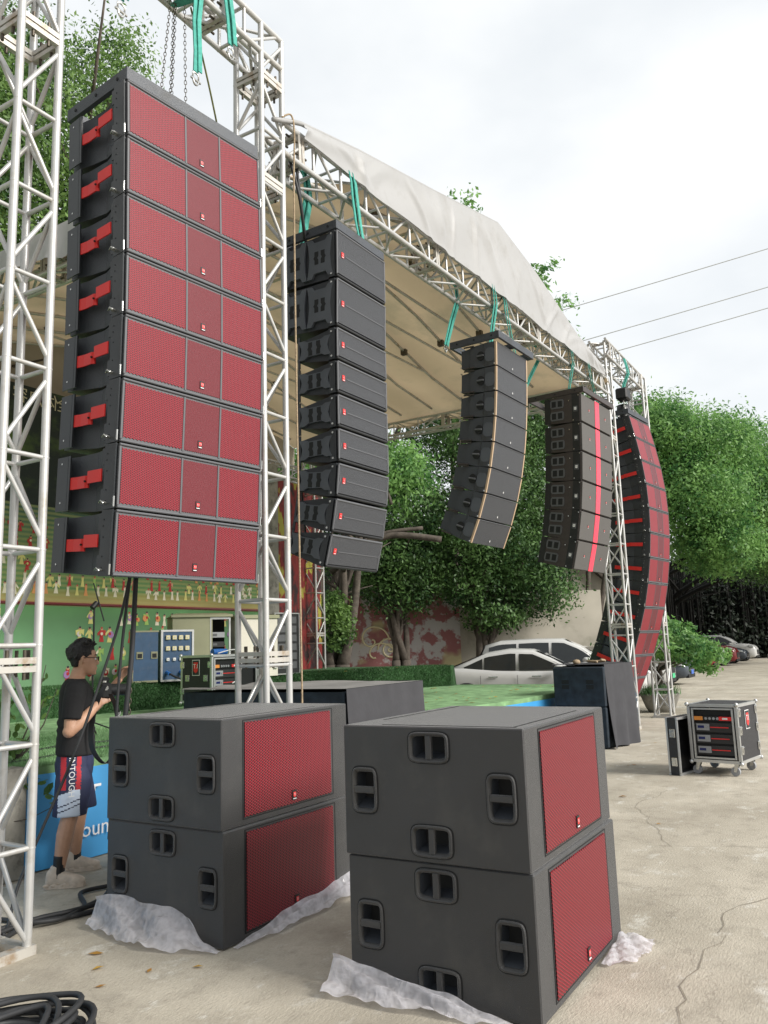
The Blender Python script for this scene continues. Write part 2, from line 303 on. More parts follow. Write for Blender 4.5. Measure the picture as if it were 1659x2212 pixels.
# ---------------- ground ----------------
def ground_mat():
    m, t, b, o = nodes('worn_concrete'); n, l = t.nodes, t.links
    c = n.new('ShaderNodeTexCoord')
    def noise(sc, det=6, rough=.55, mp=None):
        z = n.new('ShaderNodeTexNoise'); z.inputs['Scale'].default_value = sc; z.inputs['Detail'].default_value = det; z.inputs['Roughness'].default_value = rough
        if mp:
            q = n.new('ShaderNodeMapping'); q.inputs['Scale'].default_value = mp; q.inputs['Rotation'].default_value = (0, 0, .5); l.new(c.outputs['Object'], q.inputs[0]); l.new(q.outputs[0], z.inputs['Vector'])
        else: l.new(c.outputs['Object'], z.inputs['Vector'])
        return z.outputs['Fac']
    def ramp(f, a, b_, ca, cb):
        r = n.new('ShaderNodeValToRGB'); r.color_ramp.elements[0].position = a; r.color_ramp.elements[1].position = b_
        r.color_ramp.elements[0].color = rgba(ca); r.color_ramp.elements[1].color = rgba(cb); l.new(f, r.inputs[0]); return r.outputs[0]
    def mix(f, x, y, k=None):
        q = n.new('ShaderNodeMix'); q.data_type = 'RGBA'
        l.new(f, q.inputs[0]); 
        for i, v in ((6, x), (7, y)):
            if isinstance(v, tuple): q.inputs[i].default_value = rgba(v)
            else: l.new(v, q.inputs[i])
        return q.outputs[2]
    base = ramp(noise(.9, 8, .6), .34, .68, (.345, .31, .248), (.53, .485, .40))
    base = mix(ramp(noise(5, 10, .72), .50, .70, (0, 0, 0), (.6, .6, .6)), base, (.24, .215, .175))
    base = mix(ramp(noise(2.2, 12, .78, (1, 1.6, 1)), .56, .64, (0, 0, 0), (.85, .85, .85)), base, (.58, .56, .50))
    base = mix(ramp(noise(.35, 5, .6), .55, .75, (0, 0, 0), (.55, .55, .55)), base, (.28, .255, .21))
    base = mix(ramp(noise(38, 6, .7, (1, 3, 1)), .45, .75, (0, 0, 0), (.42, .42, .42)), base, (.20, .18, .145))
    v = n.new('ShaderNodeTexVoronoi'); v.feature = 'DISTANCE_TO_EDGE'; v.inputs['Scale'].default_value = .38
    w = n.new('ShaderNodeTexNoise'); w.inputs['Scale'].default_value = 1.1; w.inputs['Detail'].default_value = 8; w.inputs['Roughness'].default_value = .7
    vm = n.new('ShaderNodeVectorMath'); vm.operation = 'MULTIPLY_ADD'; vm.inputs[1].default_value = (1.2, 1.2, 0)
    l.new(c.outputs['Object'], w.inputs['Vector']); l.new(w.outputs['Color'], vm.inputs[0]); l.new(c.outputs['Object'], vm.inputs[2]); l.new(vm.outputs[0], v.inputs['Vector'])
    cr = ramp(v.outputs['Distance'], .001, .003, (.3, .3, .3), (0, 0, 0))
    base = mix(cr, base, (.10, .085, .065))
    l.new(base, b.inputs['Base Color']); b.inputs['Roughness'].default_value = .88; b.inputs['Specular IOR Level'].default_value = .3
    bp = n.new('ShaderNodeBump'); bp.inputs['Strength'].default_value = .5; bp.inputs['Distance'].default_value = .02; l.new(noise(30, 10, .7, (1, 2.5, 1)), bp.inputs['Height']); l.new(bp.outputs[0], b.inputs['Normal'])
    return m
MT['ground'] = ground_mat()
MB().add([(-300, -300, 0), (500, -300, 0), (500, 300, 0), (-300, 300, 0)], [[0, 1, 2, 3]]).build('ground', 'ground', kind='structure')
def crack(pts, w):
    mb = MB(); vs = []; P = []
    for (x0, y0), (x1, y1) in zip(pts[:-1], pts[1:]):
        k = max(2, int(math.hypot(x1-x0, y1-y0)/.12))
        for i in range(k): P.append((x0+(x1-x0)*i/k+random.uniform(-.03, .03), y0+(y1-y0)*i/k+random.uniform(-.03, .03)))
    P.append(pts[-1])
    for i, (x, y) in enumerate(P):
        a, b = P[max(0, i-1)], P[min(len(P)-1, i+1)]; d = math.hypot(b[0]-a[0], b[1]-a[1]) or 1; nx, ny = -(b[1]-a[1])/d, (b[0]-a[0])/d; ww = w*random.uniform(.3, 1)
        vs += [(x-nx*ww, y-ny*ww, .004), (x+nx*ww, y+ny*ww, .004)]
    return mb.add(vs, [[2*i, 2*i+1, 2*i+3, 2*i+2] for i in range(len(P)-1)])
MT['crackm'] = M('crack_dirt', (.21, .185, .145), .95)
for pts, w in (([(6.3, 5.2), (6.79, 3.47), (7.0, 2.5), (6.84, 1.63), (7.13, .97), (7.3, -1)], .0025), ([(4.99, .96), (4.2, 1.0), (3.82, .92), (3.3, .80)], .003), ([(4.99, .96), (5.4, 1.0), (5.9, .75)], .003), ([(6.84, 1.63), (8.4, 2.3), (9.3, 2.2)], .003)):
    crack(pts, w).build('ground_crack', 'crackm', kind='structure')
# white parking paint far right
MT['paint'] = M('worn_road_paint', (.55, .55, .52), .8, var=.3, scale=12)
for x in (20.3, 22.6): MB().add([(x, 3.6, .004), (x+.12, 3.6, .004), (x+.12, 4.9, .004), (x, 4.9, .004)], [[0, 1, 2, 3]]).build('ground_marking', 'paint', kind='structure')

# ---------------- stage: turf deck, ledge, banner ----------------
ZD = .78; ZL = 1.19
front = [(-2.5, 5.9), (4.0, 5.80), (5.6, 5.72), (7.5, 5.35), (9.5, 5.0), (11.5, 4.80), (14.2, 4.75), (15.9, 5.3)]
stage = thing('stage', 'low stage platform covered in green artificial turf', 'stage')
mb = MB(); back = 12.6; k = len(front)
vs = [(x, y, ZD) for x, y in front]+[(x, back, ZD) for x, y in front]
mb.add(vs, [[i, i+1, k+i+1, k+i] for i in range(k-1)])
mb.add([(x, y-.03, ZD+.005) for x, y in front]+[(x, y-.03, ZD-.07) for x, y in front], [[k+i, k+i+1, i+1, i] for i in range(k-1)])
mb.add([(x, y-.03, ZD+.005) for x, y in front]+[(x, y+.02, ZD+.005) for x, y in front], [[i, i+1, k+i+1, k+i] for i in range(k-1)])
mb.add([(15.9, 5.3, ZD), (15.9, back, ZD), (15.9, back, 0), (15.9, 5.3, 0)], [[0, 1, 2, 3]])
mb.build('turf_deck', 'turf', stage)
bn = MB(); P = []
for (x0, y0), (x1, y1) in zip(front[:-1], front[1:]):
    nn = max(2, int((x1-x0)/.15))
    for i in range(nn): P.append((x0+(x1-x0)*i/nn, y0+(y1-y0)*i/nn))
P.append(front[-1]); rows = 7; vs = []
for r in range(rows+1):
    for i, (x, y) in enumerate(P): vs.append((x, y-.05-.012*sin(i*.9+r*.6)*(1-r/rows*.6)-.02*r/rows, .015+(ZD-.06-.015)*(1-r/rows)+.006*sin(i*.5)))
q = len(P); bn.add(vs, [[(r+1)*q+i, (r+1)*q+i+1, r*q+i+1, r*q+i] for r in range(rows) for i in range(q-1)], 0, True)
banner = bn.build('skirt_banner', 'blue', None, label='blue printed vinyl banner with white lettering hung along the stage front', cat='banner')
mb = MB()
X = frame_mat((5.00, 5.655, .335), (1, -.05, 0), (0, 0, 1))
for tx, sz, ox, oy in (('Sound', .175, -.30, -.10),):
    g = text_geo(tx, sz); mb.add([(x+ox, y+oy, 0.0) for x, y, z in g[0]], g[1], 0, False, X)
mb.box((-.335, .225, 0), (-.262, .245, .002), 0, X); mb.box((-.335, .17, 0), (-.318, .224, .002), 0, X)
mb.build('lettering', 'white', banner)
# raised ledge at the back
led = MB(); LP = [(-1, 10.4), (5, 10.25), (8.6, 9.95), (11.5, 9.3), (14.3, 8.45), (15.55, 7.85)]
k = len(LP)
led.add([(x, y, ZD-.01) for x, y in LP]+[(x, y, ZL-.03) for x, y in LP]+[(x, y+.03, ZL) for x, y in LP]+[(x, 12.2, ZL) for x, y in LP],
        [[j*k+i, j*k+i+1, (j+1)*k+i+1, (j+1)*k+i] for j in range(3) for i in range(k-1)])
led.add([(15.55, 7.85, ZD), (15.9, 7.95, ZD), (15.9, 12.2, ZD), (15.55, 7.88, ZL), (15.88, 7.98, ZL), (15.88, 12.2, ZL)], [[0, 1, 4, 3], [1, 2, 5, 4], [3, 4, 5]])
led.add([(15.55, 7.88, ZL), (15.88, 12.2, ZL), (15.55, 12.2, ZL)], [[0, 1, 2]])
led.build('turf_ledge', 'turfdark', None, label='raised bench-high ledge wrapped in dark green artificial turf at the stage back', cat='stage ledge')
# turf fibres along the near part of the deck and the ledge lip
def blades(n, sampler, h, w):
    c = np.array([sampler() for _ in range(n)]); a = RNG.uniform(0, 2*pi, n); hh = RNG.uniform(.5, 1.2, n)*h; lean = RNG.normal(0, .5, (n, 2))*hh[:, None]
    dx = np.stack([np.cos(a), np.sin(a), np.zeros(n)], 1)*w/2
    tip = c+np.concatenate([lean, hh[:, None]], 1)
    V = np.stack([c-dx, c+dx, tip], 1).reshape(-1, 3); return V
def tri_mesh(name, V, mat, per=3):
    n = len(V)//per; me = bpy.data.meshes.new(name); me.vertices.add(len(V)); me.vertices.foreach_set('co', V.astype(np.float32).ravel())
    me.loops.add(len(V)); me.loops.foreach_set('vertex_index', np.arange(len(V), dtype=np.int32)); me.polygons.add(n)
    me.polygons.foreach_set('loop_start', np.arange(0, len(V), per, dtype=np.int32)); me.polygons.foreach_set('loop_total', np.full(n, per, dtype=np.int32))
    me.materials.append(MT[mat]); me.update(); me.validate(); return me
MT['blade'] = leafmat('turf_blades', (.09, .21, .07), (.28, .47, .23), .2)
def fr_y(x):
    for (x0, y0), (x1, y1) in zip(front[:-1], front[1:]):
        if x0 <= x <= x1: return y0+(y1-y0)*(x-x0)/(x1-x0)
    return 5.5
def samp_deck():
    x = random.uniform(3.4, 9.5); y = fr_y(x)-.04+random.random()**1.6*2.6; return (x, y, ZD)
put('turf_fibres', tri_mesh('turf_fibres', blades(60000, samp_deck, .03, .006), 'blade'), None, 'short green plastic fibres standing on the turf deck', 'turf fibres', kind='stuff')
def lp_y(x):
    for (x0, y0), (x1, y1) in zip(LP[:-1], LP[1:]):
        if x0 <= x <= x1: return y0+(y1-y0)*(x-x0)/(x1-x0)
    return 8
MT['bladed'] = leafmat('dark_turf_blades', (.02, .06, .018), (.06, .15, .05), .2)
def samp_led():
    x = random.uniform(7.2, 15.5); y = lp_y(x)
    if random.random() < .6: return (x, y-.01, random.uniform(ZD, ZL))
    return (x, y+random.random()*.6, ZL)
put('ledge_fibres', tri_mesh('ledge_fibres', blades(40000, samp_led, .035, .012), 'bladed'), None, 'dark green plastic fibres on the raised ledge', 'turf fibres', kind='stuff')
# fallen yellow leaves on turf and dry leaves on concrete: leaf litter
MT['dryleaf'] = leafmat('dry_leaves', (.30, .13, .03), (.60, .38, .07), .2)
def leaflet(pts, s): 
    V = []
    for (x, y, z) in pts:
        a = random.uniform(0, 2*pi); l_ = s*random.uniform(.6, 1.3); w_ = l_*.5; t = random.uniform(.0, .35)*l_
        V += [(x-cos(a)*l_, y-sin(a)*l_, z), (x+sin(a)*w_, y-cos(a)*w_, z+t), (x+cos(a)*l_, y+sin(a)*l_, z+.004), (x-sin(a)*w_, y+cos(a)*w_, z+t*.7)]
    return np.array(V)
pts = [(random.uniform(10.5, 15.2), 0, 0) for _ in range(70)]; pts = [(x, random.uniform(5.0, min(7.9, lp_y(x)-.1)), ZD+.012) for x, _, _ in pts]+[(random.uniform(10, 15), lp_y(x)+.25, ZL+.012) for x, _, _ in pts[:12]]
put('leaf_litter', tri_mesh('leaf_litter', leaflet(pts, .045), 'dryleaf', 4), None, 'small yellow fallen leaves scattered over the stage turf', 'fallen leaves', kind='stuff')
gp = [(random.uniform(2.6, 5), random.uniform(2.9, 5.6), .006) for _ in range(16)]+[(random.uniform(6, 15), random.uniform(-.5, 3.4), .006) for _ in range(26)]+[(7.6, 1.9, .006), (10.9, 3.05, .006), (11.0, 3.0, .006), (2.95, 3.5, .006), (3.1, 3.7, .006)]
put('dry_leaves', tri_mesh('dry_leaves', leaflet(gp, .035), 'dryleaf', 4), None, 'few curled brown dry leaves lying on the concrete', 'fallen leaves', kind='stuff')

# ---------------- trusses ----------------
def truss(name, label, cat, loc, rot, Lz, s=.28, bay=.5, r=.025, rb=.015, flanges=(), base=False, group=None, mat='alu', flip=0, skip=()):
    t = thing(name, label, cat, loc, rot, group)
    C4 = [(0, 0), (s, 0), (s, s), (0, s)]
    for i, (x, y) in enumerate(C4): MB().cyl((x, y, 0), (x, y, Lz), r, 14).build('chord', mat, t)
    mb = MB(); nb = max(1, round(Lz/bay)); b = Lz/nb
    for f in range(4):
        (x0, y0), (x1, y1) = C4[f], C4[(f+1) % 4]
        for i in range(nb):
            z0, z1 = i*b, (i+1)*b
            up = (i+f+flip) % 2
            g = .06
            a, c = ((x0, y0, z0+g), (x1, y1, z1-g)) if up else ((x1, y1, z0+g), (x0, y0, z1-g))
            mb.cyl(a, c, rb, 8, caps=False)
            if i: mb.cyl((x0, y0, z0), (x1, y1, z0), rb, 8, caps=False)
            if i:
                for (xx, yy) in (C4[f],): mb.blob((xx, yy, z0), (r*1.15, r*1.15, .022), 4)
    mb.build('bracing', mat, t)
    for z in flanges:
        fl = MB(); e = .018
        for dz in (-.024, .024):
            for f in range(4):
                (x0, y0), (x1, y1) = C4[f], C4[(f+1) % 4]
                lo = (min(x0, x1)-e, min(y0, y1)-e, z+dz-.018); hi = (max(x0, x1)+e, max(y0, y1)+e, z+dz+.018)
                if f % 2 == 0: lo = (lo[0]+.001, lo[1], lo[2]); hi = (hi[0]-.001, hi[1], hi[2])
                else: lo = (lo[0], lo[1]+2*e+.001, lo[2]+.002); hi = (hi[0], hi[1]-2*e-.001, hi[2]-.002)
                fl.box(lo, hi, 0)
        for f in range(4):
            (x0, y0), (x1, y1) = C4[f], C4[(f+1) % 4]
            for k_ in (.3, .7): x, y = x0+(x1-x0)*k_, y0+(y1-y0)*k_; fl.cyl((x, y, z-.085), (x, y, z+.085), .011, 6, 1)
        fl.build('joint_flange', ['rust', 'chain'], t)
    if base:
        bp_ = MB()
        for f in range(4):
            (x0, y0), (x1, y1) = C4[f], C4[(f+1) % 4]; e = .035
            if f % 2 == 0: bp_.box((min(x0, x1)-e, y0-e, 0.0), (max(x0, x1)+e, y0+e, .05))
            else: bp_.box((x0-e, min(y0, y1)+e+.002, 0.002), (x0+e, max(y0, y1)-e-.002, .047))
        bp_.build('base_frame', 'rust', t)
    return t
SQ = .28
truss('truss_tower', 'nearest aluminium truss tower, left of the red speaker array, cropped by the photo edge', 'truss tower', (2.785, 4.238, 0), (0, 0, 0), 6.72, SQ, .54, flanges=(1.57, 5.62), base=True)
truss('truss_tower', 'tall aluminium truss tower right of the big red speaker array, with a tan rope', 'truss tower', (4.905, 4.05, 0), (0, 0, 0), 6.985, SQ, .5, flanges=(1.56, 5.54, 6.50), base=True)
truss('truss_tower', 'distant aluminium truss tower between the pink-striped array and the curved red array', 'truss tower', (15.1, 4.05, 0), (0, 0, 0), 7.30, .31, .55, flanges=(1.86, 5.4), base=True, flip=1)
truss('truss_tower', 'outermost aluminium truss tower beside the potted bonsai', 'truss tower', (17.62, 3.98, 0), (0, 0, 0), 7.30, .31, .55, flanges=(1.9, 5.4), base=True, group=None)
truss('truss_beam', 'horizontal box truss beam above the big red array carrying green slings and chain hoist', 'truss beam', (2.70, 4.05, 6.985), (0, pi/2, 0), 2.485, SQ, .55, flanges=(.6, 1.75))
truss('truss_beam', 'distant box truss beam above the curved red array joining the two far towers', 'truss beam', (15.0, 4.0, 7.30), (0, pi/2, 0), 2.95, .31, .5, flanges=(.25, 2.6))
bl = truss('roof_front_truss', 'long box truss across the stage front under the white tarpaulin', 'truss beam', (5.19, 4.05, 6.20), (0, pi/2-.033, 0), 9.9, .29, .45, r=.026, flanges=(.25, 2.9, 6.2, 9.5))
truss('roof_side_truss', 'near side eave truss of the stage roof running to the back', 'truss beam', (5.22, 4.35, 5.98), (-pi/2, 0, 0), 7.3, .27, .6, flanges=(3,), flip=1)
truss('roof_side_truss', 'far side eave truss of the stage roof running to the back', 'truss beam', (14.85, 4.45, 6.40), (-pi/2, 0, 0), 6.6, .27, .6, flanges=(3,))
truss('roof_back_truss', 'rear truss beam under the stage roof above the printed backdrop', 'truss beam', (5.3, 11.15, 5.75), (0, pi/2, 0), 9.8, .28, .6, flanges=(3, 6))
truss('truss_tower', 'rear stage truss post in front of the tree trunks behind the black speaker array', 'truss tower', (14.75, 10.75, ZL), (0, 0, 0), 5.0, .30, .55, flanges=(.75, 3.5))
truss('truss_tower', 'rear stage truss post hidden mostly behind the near tower', 'truss tower', (5.3, 11.6, ZL), (0, 0, 0), 4.4, .28, .6)
brace = MB().cyl((14.95, 4.9, 6.1), (14.95, 4.3, 5.2), .03, 10)
MB().cyl((14.9, 5.35, 6.05), (15.2, 4.45, 5.25), .035, 10).build('brace_pole', 'alu', None, label='single slanting aluminium brace pole under the far roof corner', cat='brace pole')

# ---------------- roof: tarp and rafters ----------------
MT['tarpout'] = M('white_tarpaulin', (.40, .40, .40), .5, var=.03, scale=1.2, bump=.2, bscale=9, dirt=(.35, .345, .335), dscale=2.5, trans=.15)
MT['tarpin'] = M('beige_tarpaulin', (.47, .365, .24), .85, var=.07, scale=.8, bump=.3, bscale=1.5, dirt=(.36, .30, .20), dscale=.9, trans=.34)
PR = [(5.02, 6.06), (5.39, 6.24), (6.39, 6.50), (8.07, 6.88), (9.93, 7.33), (11.34, 7.15), (13.2, 6.76), (14.6, 6.62), (15.15, 6.45)]
def prof(x):
    for (a, za), (b, zb) in zip(PR[:-1], PR[1:]):
        if a <= x <= b: return za+(zb-za)*(x-a)/(b-a)
    return PR[0][1] if x < PR[0][0] else PR[-1][1]
roof = thing('tarpaulin_roof', 'white tarpaulin gable roof over the stage, beige underneath', 'tarpaulin roof')
nx, ny = 110, 44; vs = []
for j in range(ny+1):
    for i in range(nx+1):
        x = PR[0][0]+(PR[-1][0]-PR[0][0])*i/nx; ys_ = 4.02+max(0, 7.6-x)*.62; y = ys_+(11.6-ys_)*j/ny; back = max(0, (y-4.02)/7.6)
        ph = (y-4.02)/1.25; sag = -.07*(sin(pi*ph))**2*(1 if j else 0)
        vs.append((x, y, prof(x)-.10*back+sag+.012*sin(x*3.1+y*2)))
MB().add(vs, [[j*(nx+1)+i, j*(nx+1)+i+1, (j+1)*(nx+1)+i+1, (j+1)*(nx+1)+i] for j in range(ny) for i in range(nx)], 0, True).build('roof_sheet', 'tarpin', roof)
# white front valance hanging from the gable edge to the truss top chord
nx, nz_ = 420, 16; vs = []; rc = random.Random(4); CR = [(rc.uniform(.015, .05), 5.6+i*.42+rc.uniform(-.15, .15), rc.uniform(-.9, .9), rc.uniform(.05, .22)) for i in range(22)]
for k_ in range(nz_+1):
    f = k_/nz_
    for i in range(nx+1):
        x = 5.42+(14.75-5.42)*i/nx; zt = prof(x)+.03; zb = 6.11+(x-5.2)*.033+.03*abs(sin(x*1.9))
        if x > 14.2: zb += .1*(x-14.2)
        z = zt+(zb-zt)*f
        fold = .015*sin(x*2.3+f*3)+sum(a_*max(0, 1-abs(x-c_-s_*(f-.2))/w2) for a_, c_, s_, w2 in CR)
        vs.append((x, 4.0-.02-fold*min(1, 3*f)*(.4+.6*sin(pi*min(1, f*1.1))), z))
MB().add(vs, [[k_*(nx+1)+i, (k_+1)*(nx+1)+i, (k_+1)*(nx+1)+i+1, k_*(nx+1)+i+1] for k_ in range(nz_) for i in range(nx)], 0, True).build('front_valance', 'tarpout', roof)
ny = 90; vs = []
for k_ in range(6):
    f = k_/5
    for j in range(ny+1):
        y = 4.6+(11.6-4.6)*j/ny; vs.append((5.02-.05*f-.035*sin(y*11)*f-.02*sin(y*23)*f, y, 6.06-.1*(y-4)/7.6+.01-.36*f-.04*sin(y*4)*f))
MB().add(vs, [[k_*(ny+1)+j, k_*(ny+1)+j+1, (k_+1)*(ny+1)+j+1, (k_+1)*(ny+1)+j] for k_ in range(5) for j in range(ny)], 0, True).build('side_valance', 'tarpout', roof)
MB().tube([(5.0+.1*i, 4.0, prof(5.02+.1*i)+.035) for i in range(0, 100)], .022, 6).build('edge_hem', 'tarpout', roof)
# dark rear gable cloth closing the roof above the back truss
MT['tarpback'] = M('dark_beige_back_cloth', (.34, .30, .23), .9, var=.15, scale=1.5, bump=.4, bscale=3, trans=.25)
vs = []
for k_ in range(6):
    for i in range(61): x = PR[0][0]+(PR[-1][0]-PR[0][0])*i/60; zt = prof(x)-.11; vs.append((x, 11.59+.03*sin(x*5)*k_/5, zt+(5.85-zt)*k_/5))
MB().add(vs, [[k_*61+i, (k_+1)*61+i, (k_+1)*61+i+1, k_*61+i+1] for k_ in range(5) for i in range(60)], 0, True).build('rear_gable_cloth', 'tarpback', roof)
rafters = thing('roof_rafters', 'grey steel rafter tubes and clamps under the beige roof sheet', 'roof frame')
for q in range(10):
    y = 4.62+.74*q
    pts = [(x, y, prof(x)-.10*((y-4.02)/7.6)-.10) for x, _ in PR[1:-1]]
    MB().tube(pts, .024, 8).build('rafter', 'rust', rafters)
    if q < 9:
        MB().cyl((8.6, y, prof(8.6)-.15-.02*q), (8.6, y+.74, prof(8.6)-.17-.02*q), .02, 8).build('purlin', 'rust', rafters)
        for (xa, xb, za) in ((9.93, 12.9, -.28), (9.93, 7.2, -.28)):
            MB().cyl((xa, y, prof(xa)-.75), (xb, y, prof(xb)-.16), .02, 8).build('strut', 'rust', rafters)
        cl = MB()
        for x in (9.93, 12.2, 7.6): cl.box((x-.04, y-.05, prof(x)-.21), (x+.04, y+.05, prof(x)-.11))
        cl.build('clamp', 'chain', rafters)
# ---------------- line arrays ----------------
def arr_steps(x, y, az, z, hs, ths):
    out = []
    for h, t in zip(hs, ths):
        t = radians(t); out.append(((x, y, z), (t, 0, az)))
        x, y, z = x-sin(az)*sin(t)*h, y+cos(az)*sin(t)*h, z-cos(t)*h
    return out
def red_box(name, Wd, H, D, far=False):
    """red-grilled cabinet; origin at the top left front corner, x across the front, y to the back, z down"""
    t = thing(name, '-', 'loudspeaker'); g = .006; R1 = 'farred' if far else 'red'; R2 = 'farfine' if far else 'redfine'
    b = MB(); zt, zb = -g, -H+g; k = .055*H
    # body: front section full height, then tapering, waisted in plan
    sec = [(.02, .0, 0, 0), (.13, .0, 0, 0), (.131, .035, 0, 0), (.33, .075, k*.35, k*.35), (.50, .055, k*.8, k*.8), (.60, .03, k, k), (D, .03, k*1.15, k*1.15)]
    rings = [[(ix, y, zt-a), (Wd-ix, y, zt-a), (Wd-ix, y, zb+c), (ix, y, zb+c)] for y, ix, a, c in sec]
    b.loft(rings, 0, True, False).build('body', 'cab', t)
    f = MB(); e = .022  # grey front frame with lips above and below and two mullions
    x1, x2 = .405*Wd, .665*Wd
    f.box((.008, -.002, zb+.002), (Wd-.008, .019, zt-.002), 0)
    for (a, c) in ((.004, x1-.006), (x2+.006, Wd-.004)): pass
    for z0, z1 in ((zt-.014, zt), (zb, zb+.014)): f.cyl((.004, -.004, (z0+z1)/2), (Wd-.004, -.004, (z0+z1)/2), .009, 8)
    for xx in (.010, x1, x2, Wd-.010): f.box((xx-.007, -.008, zb+.018), (xx+.007, .004, zt-.018), 0)
    f.build('front_frame', 'frame', t)
    def ser(xa, xb, p, mat):
        top = []; n = max(4, int((xb-xa)/p)); 
        for i in range(n+1): top.append((xa+(xb-xa)*i/n, zt-.026-(p*.55 if i % 2 else 0)))
        bot = [(x, zb+.026+(p*.55 if i % 2 else 0)) for i, (x, _) in enumerate(top)][::-1]
        MB().prism(top+bot if not far else [(xa, zt-.026), (xb, zt-.026), (xb, zb+.026), (xa, zb+.026)], 'Y', -.006, -.0025).build('grille', mat, t)
    ser(.022, x1-.010, .0135, R1); ser(x1+.010, x2-.010, .009, R2); ser(x2+.010, Wd-.022, .0135, R1)
    lg = MB(); logo_geo(lg, frame_mat((x1+(x2-x1)*.45, -.0075, zb+.085), (1, 0, 0), (0, 0, 1)), .052 if not far else .06); lg.build('logo', ['black', 'logored', 'white'], t)
    # rigging plates either side: front plate with bolt holes, rear plate
    for sx in (0, 1):
        P = MB(); xo = -.012 if sx == 0 else Wd+.004; 
        P.box((xo, .012, zb-.004), (xo+.008, .125, zt+.002), 0)
        P.box((xo+.0005, .126, zb+H*.05), (xo+.0075, .15, zb+H*.30), 0); P.box((xo+.0005, .126, zt-H*.30), (xo+.0075, .15, zt-H*.05), 0)
        xs = xo-.002 if sx == 0 else xo+.008
        for (yy, zz) in ((.095, .06), (.10, .10), (.095, .17), (.095, .29), (.095, .36)):
            P.cyl((xs, yy, zt-zz*H/.42), (xs+.002, yy, zt-zz*H/.42), .0050, 8, 1)
        P.build('front_rigging_plate', ['gloss', 'chrome' if far else 'dark'], t)
        P = MB(); P.box((xo, D-.13, zb+k*1.0), (xo+.008, D-.004, zt-k*1.0), 0)
        P.box((xo+.001, D-.155, zb+k*.95), (xo+.012, D-.131, zt-k*.95), 0)
        for zz in (.12, .82): P.cyl((xs, D-.06, zt-k-(H-2*k)*zz), (xs+.002, D-.06, zt-k-(H-2*k)*zz), .007, 8, 1)
        P.build('rear_rigging_plate', ['gloss', 'chrome'], t)
        # red bracket, stepped, standing off the side
        s = 1 if sx == 0 else -1; o = 0 if sx == 0 else Wd
        zc = (zt+zb)/2
        def seg(pl, z0, z1):
            m_ = MB(); n = len(pl); T = .008
            vs = [(o+s*x, y, z0) for x, y in pl]+[(o+s*x, y, z1) for x, y in pl]+[(o+s*(x+T), y, z0) for x, y in pl]+[(o+s*(x+T), y, z1) for x, y in pl]
            fs = []
            for i in range(n-1): fs += [[i, i+1, n+i+1, n+i], [2*n+i, 3*n+i, 3*n+i+1, 2*n+i+1], [n+i, n+i+1, 3*n+i+1, 3*n+i], [i, 2*n+i, 2*n+i+1, i+1]]
            fs += [[0, n, 3*n, 2*n], [n-1, 3*n-1, 4*n-1, 2*n-1]]
            return vs, fs
        br = MB()
        if far:
            v, f_ = seg([(-.012, D-.11), (-.014, .40)], zc-.035, zc+.035); br.add(v, f_); v, f_ = seg([(-.014, .395), (-.018, .135)], zc-.028, zc+.042); br.add(v, f_)
        else:
            v, f_ = seg([(-.004, D-.155), (.006, .45), (.006, .365), (.020, .345)], zc-.045, zc+.035); br.add(v, f_)
            v, f_ = seg([(.012, .345), (-.014, .305), (-.014, .152)], zc-.025, zc+.055); br.add(v, f_)
            br.cyl((o-s*.006, .352, zc-.004), (o+s*.004, .352, zc-.004), .007, 6, 1)
        br.build('red_bracket', ['redbar', 'dark'], t)
        pin = MB(); z0 = zb+.035; xx = xo if sx == 0 else xo+.008; d = -1 if sx == 0 else 1
        for yy in (.085, .105): pin.cyl((xx, yy, z0), (xx+d*.028, yy, z0+.002), .008, 8); 
        pin.tube([(xx+d*.03, .07, z0-.008), (xx+d*.034, .095, z0+.012), (xx+d*.03, .12, z0-.004)], .004, 6)
        pin.cyl((xx+d*.002, .004, z0-.03), (xx+d*.002, .004, z0+.035), .006, 6)
        pin.build('locking_pin', 'chrome', t)
    return t
def fly_frame(name, label, Wd, D, h, loc, az, over=(0, 0, 0, 0), mat='cab', bt=.07, hoist=True):
    """rigging frame: over = overhang left, right, front, back"""
    t = thing(name, label, 'rigging frame', loc, (0, 0, az)); l_, r_, f_, b_ = over
    m_ = MB(); x0, x1, y0, y1 = -l_, Wd+r_, -f_, D+b_
    m_.box((x0, y0, 0), (x1, y0+bt*.5, h), 0, None, .003); m_.build('cross_beam', mat, t)
    MB().box((x0, y1-bt*.5, 0), (x1, y1, h), 0, None, .003).build('cross_beam', mat, t); m_ = MB()
    MB().box((x1-bt*.5+.001, y0+bt*.5, 0.001), (x1-.001, y1-bt*.5, h-.001)).build('side_beam', mat, t)
    MB().box(((x0+x1)/2-bt/2, y0+bt*.5, h*.25), ((x0+x1)/2+bt/2, y1-bt*.5, h*.8)).build('centre_beam', mat, t)
    m_.box((x0+.001, y0+bt*.5, 0.001), (x0+bt*.5-.001, y1-bt*.5, h-.001), 0)
    for x in (x0-.004, ):
        for yy in (.15, .5, .85): m_.cyl((x, y0+(y1-y0)*yy, h*.5), (x+.006, y0+(y1-y0)*yy, h*.5), .012, 10, 1)
    m_.build('side_beam', [mat, 'dark'], t)
    if hoist:
        m_ = MB(); m_.tube([((x0+x1)/2+.03*cos(a), (y0+y1)/2, h+.0+.04*sin(a)) for a in np.linspace(0, pi, 8)], .009, 6); m_.build('lifting_eye', 'chrome', t)
    return t
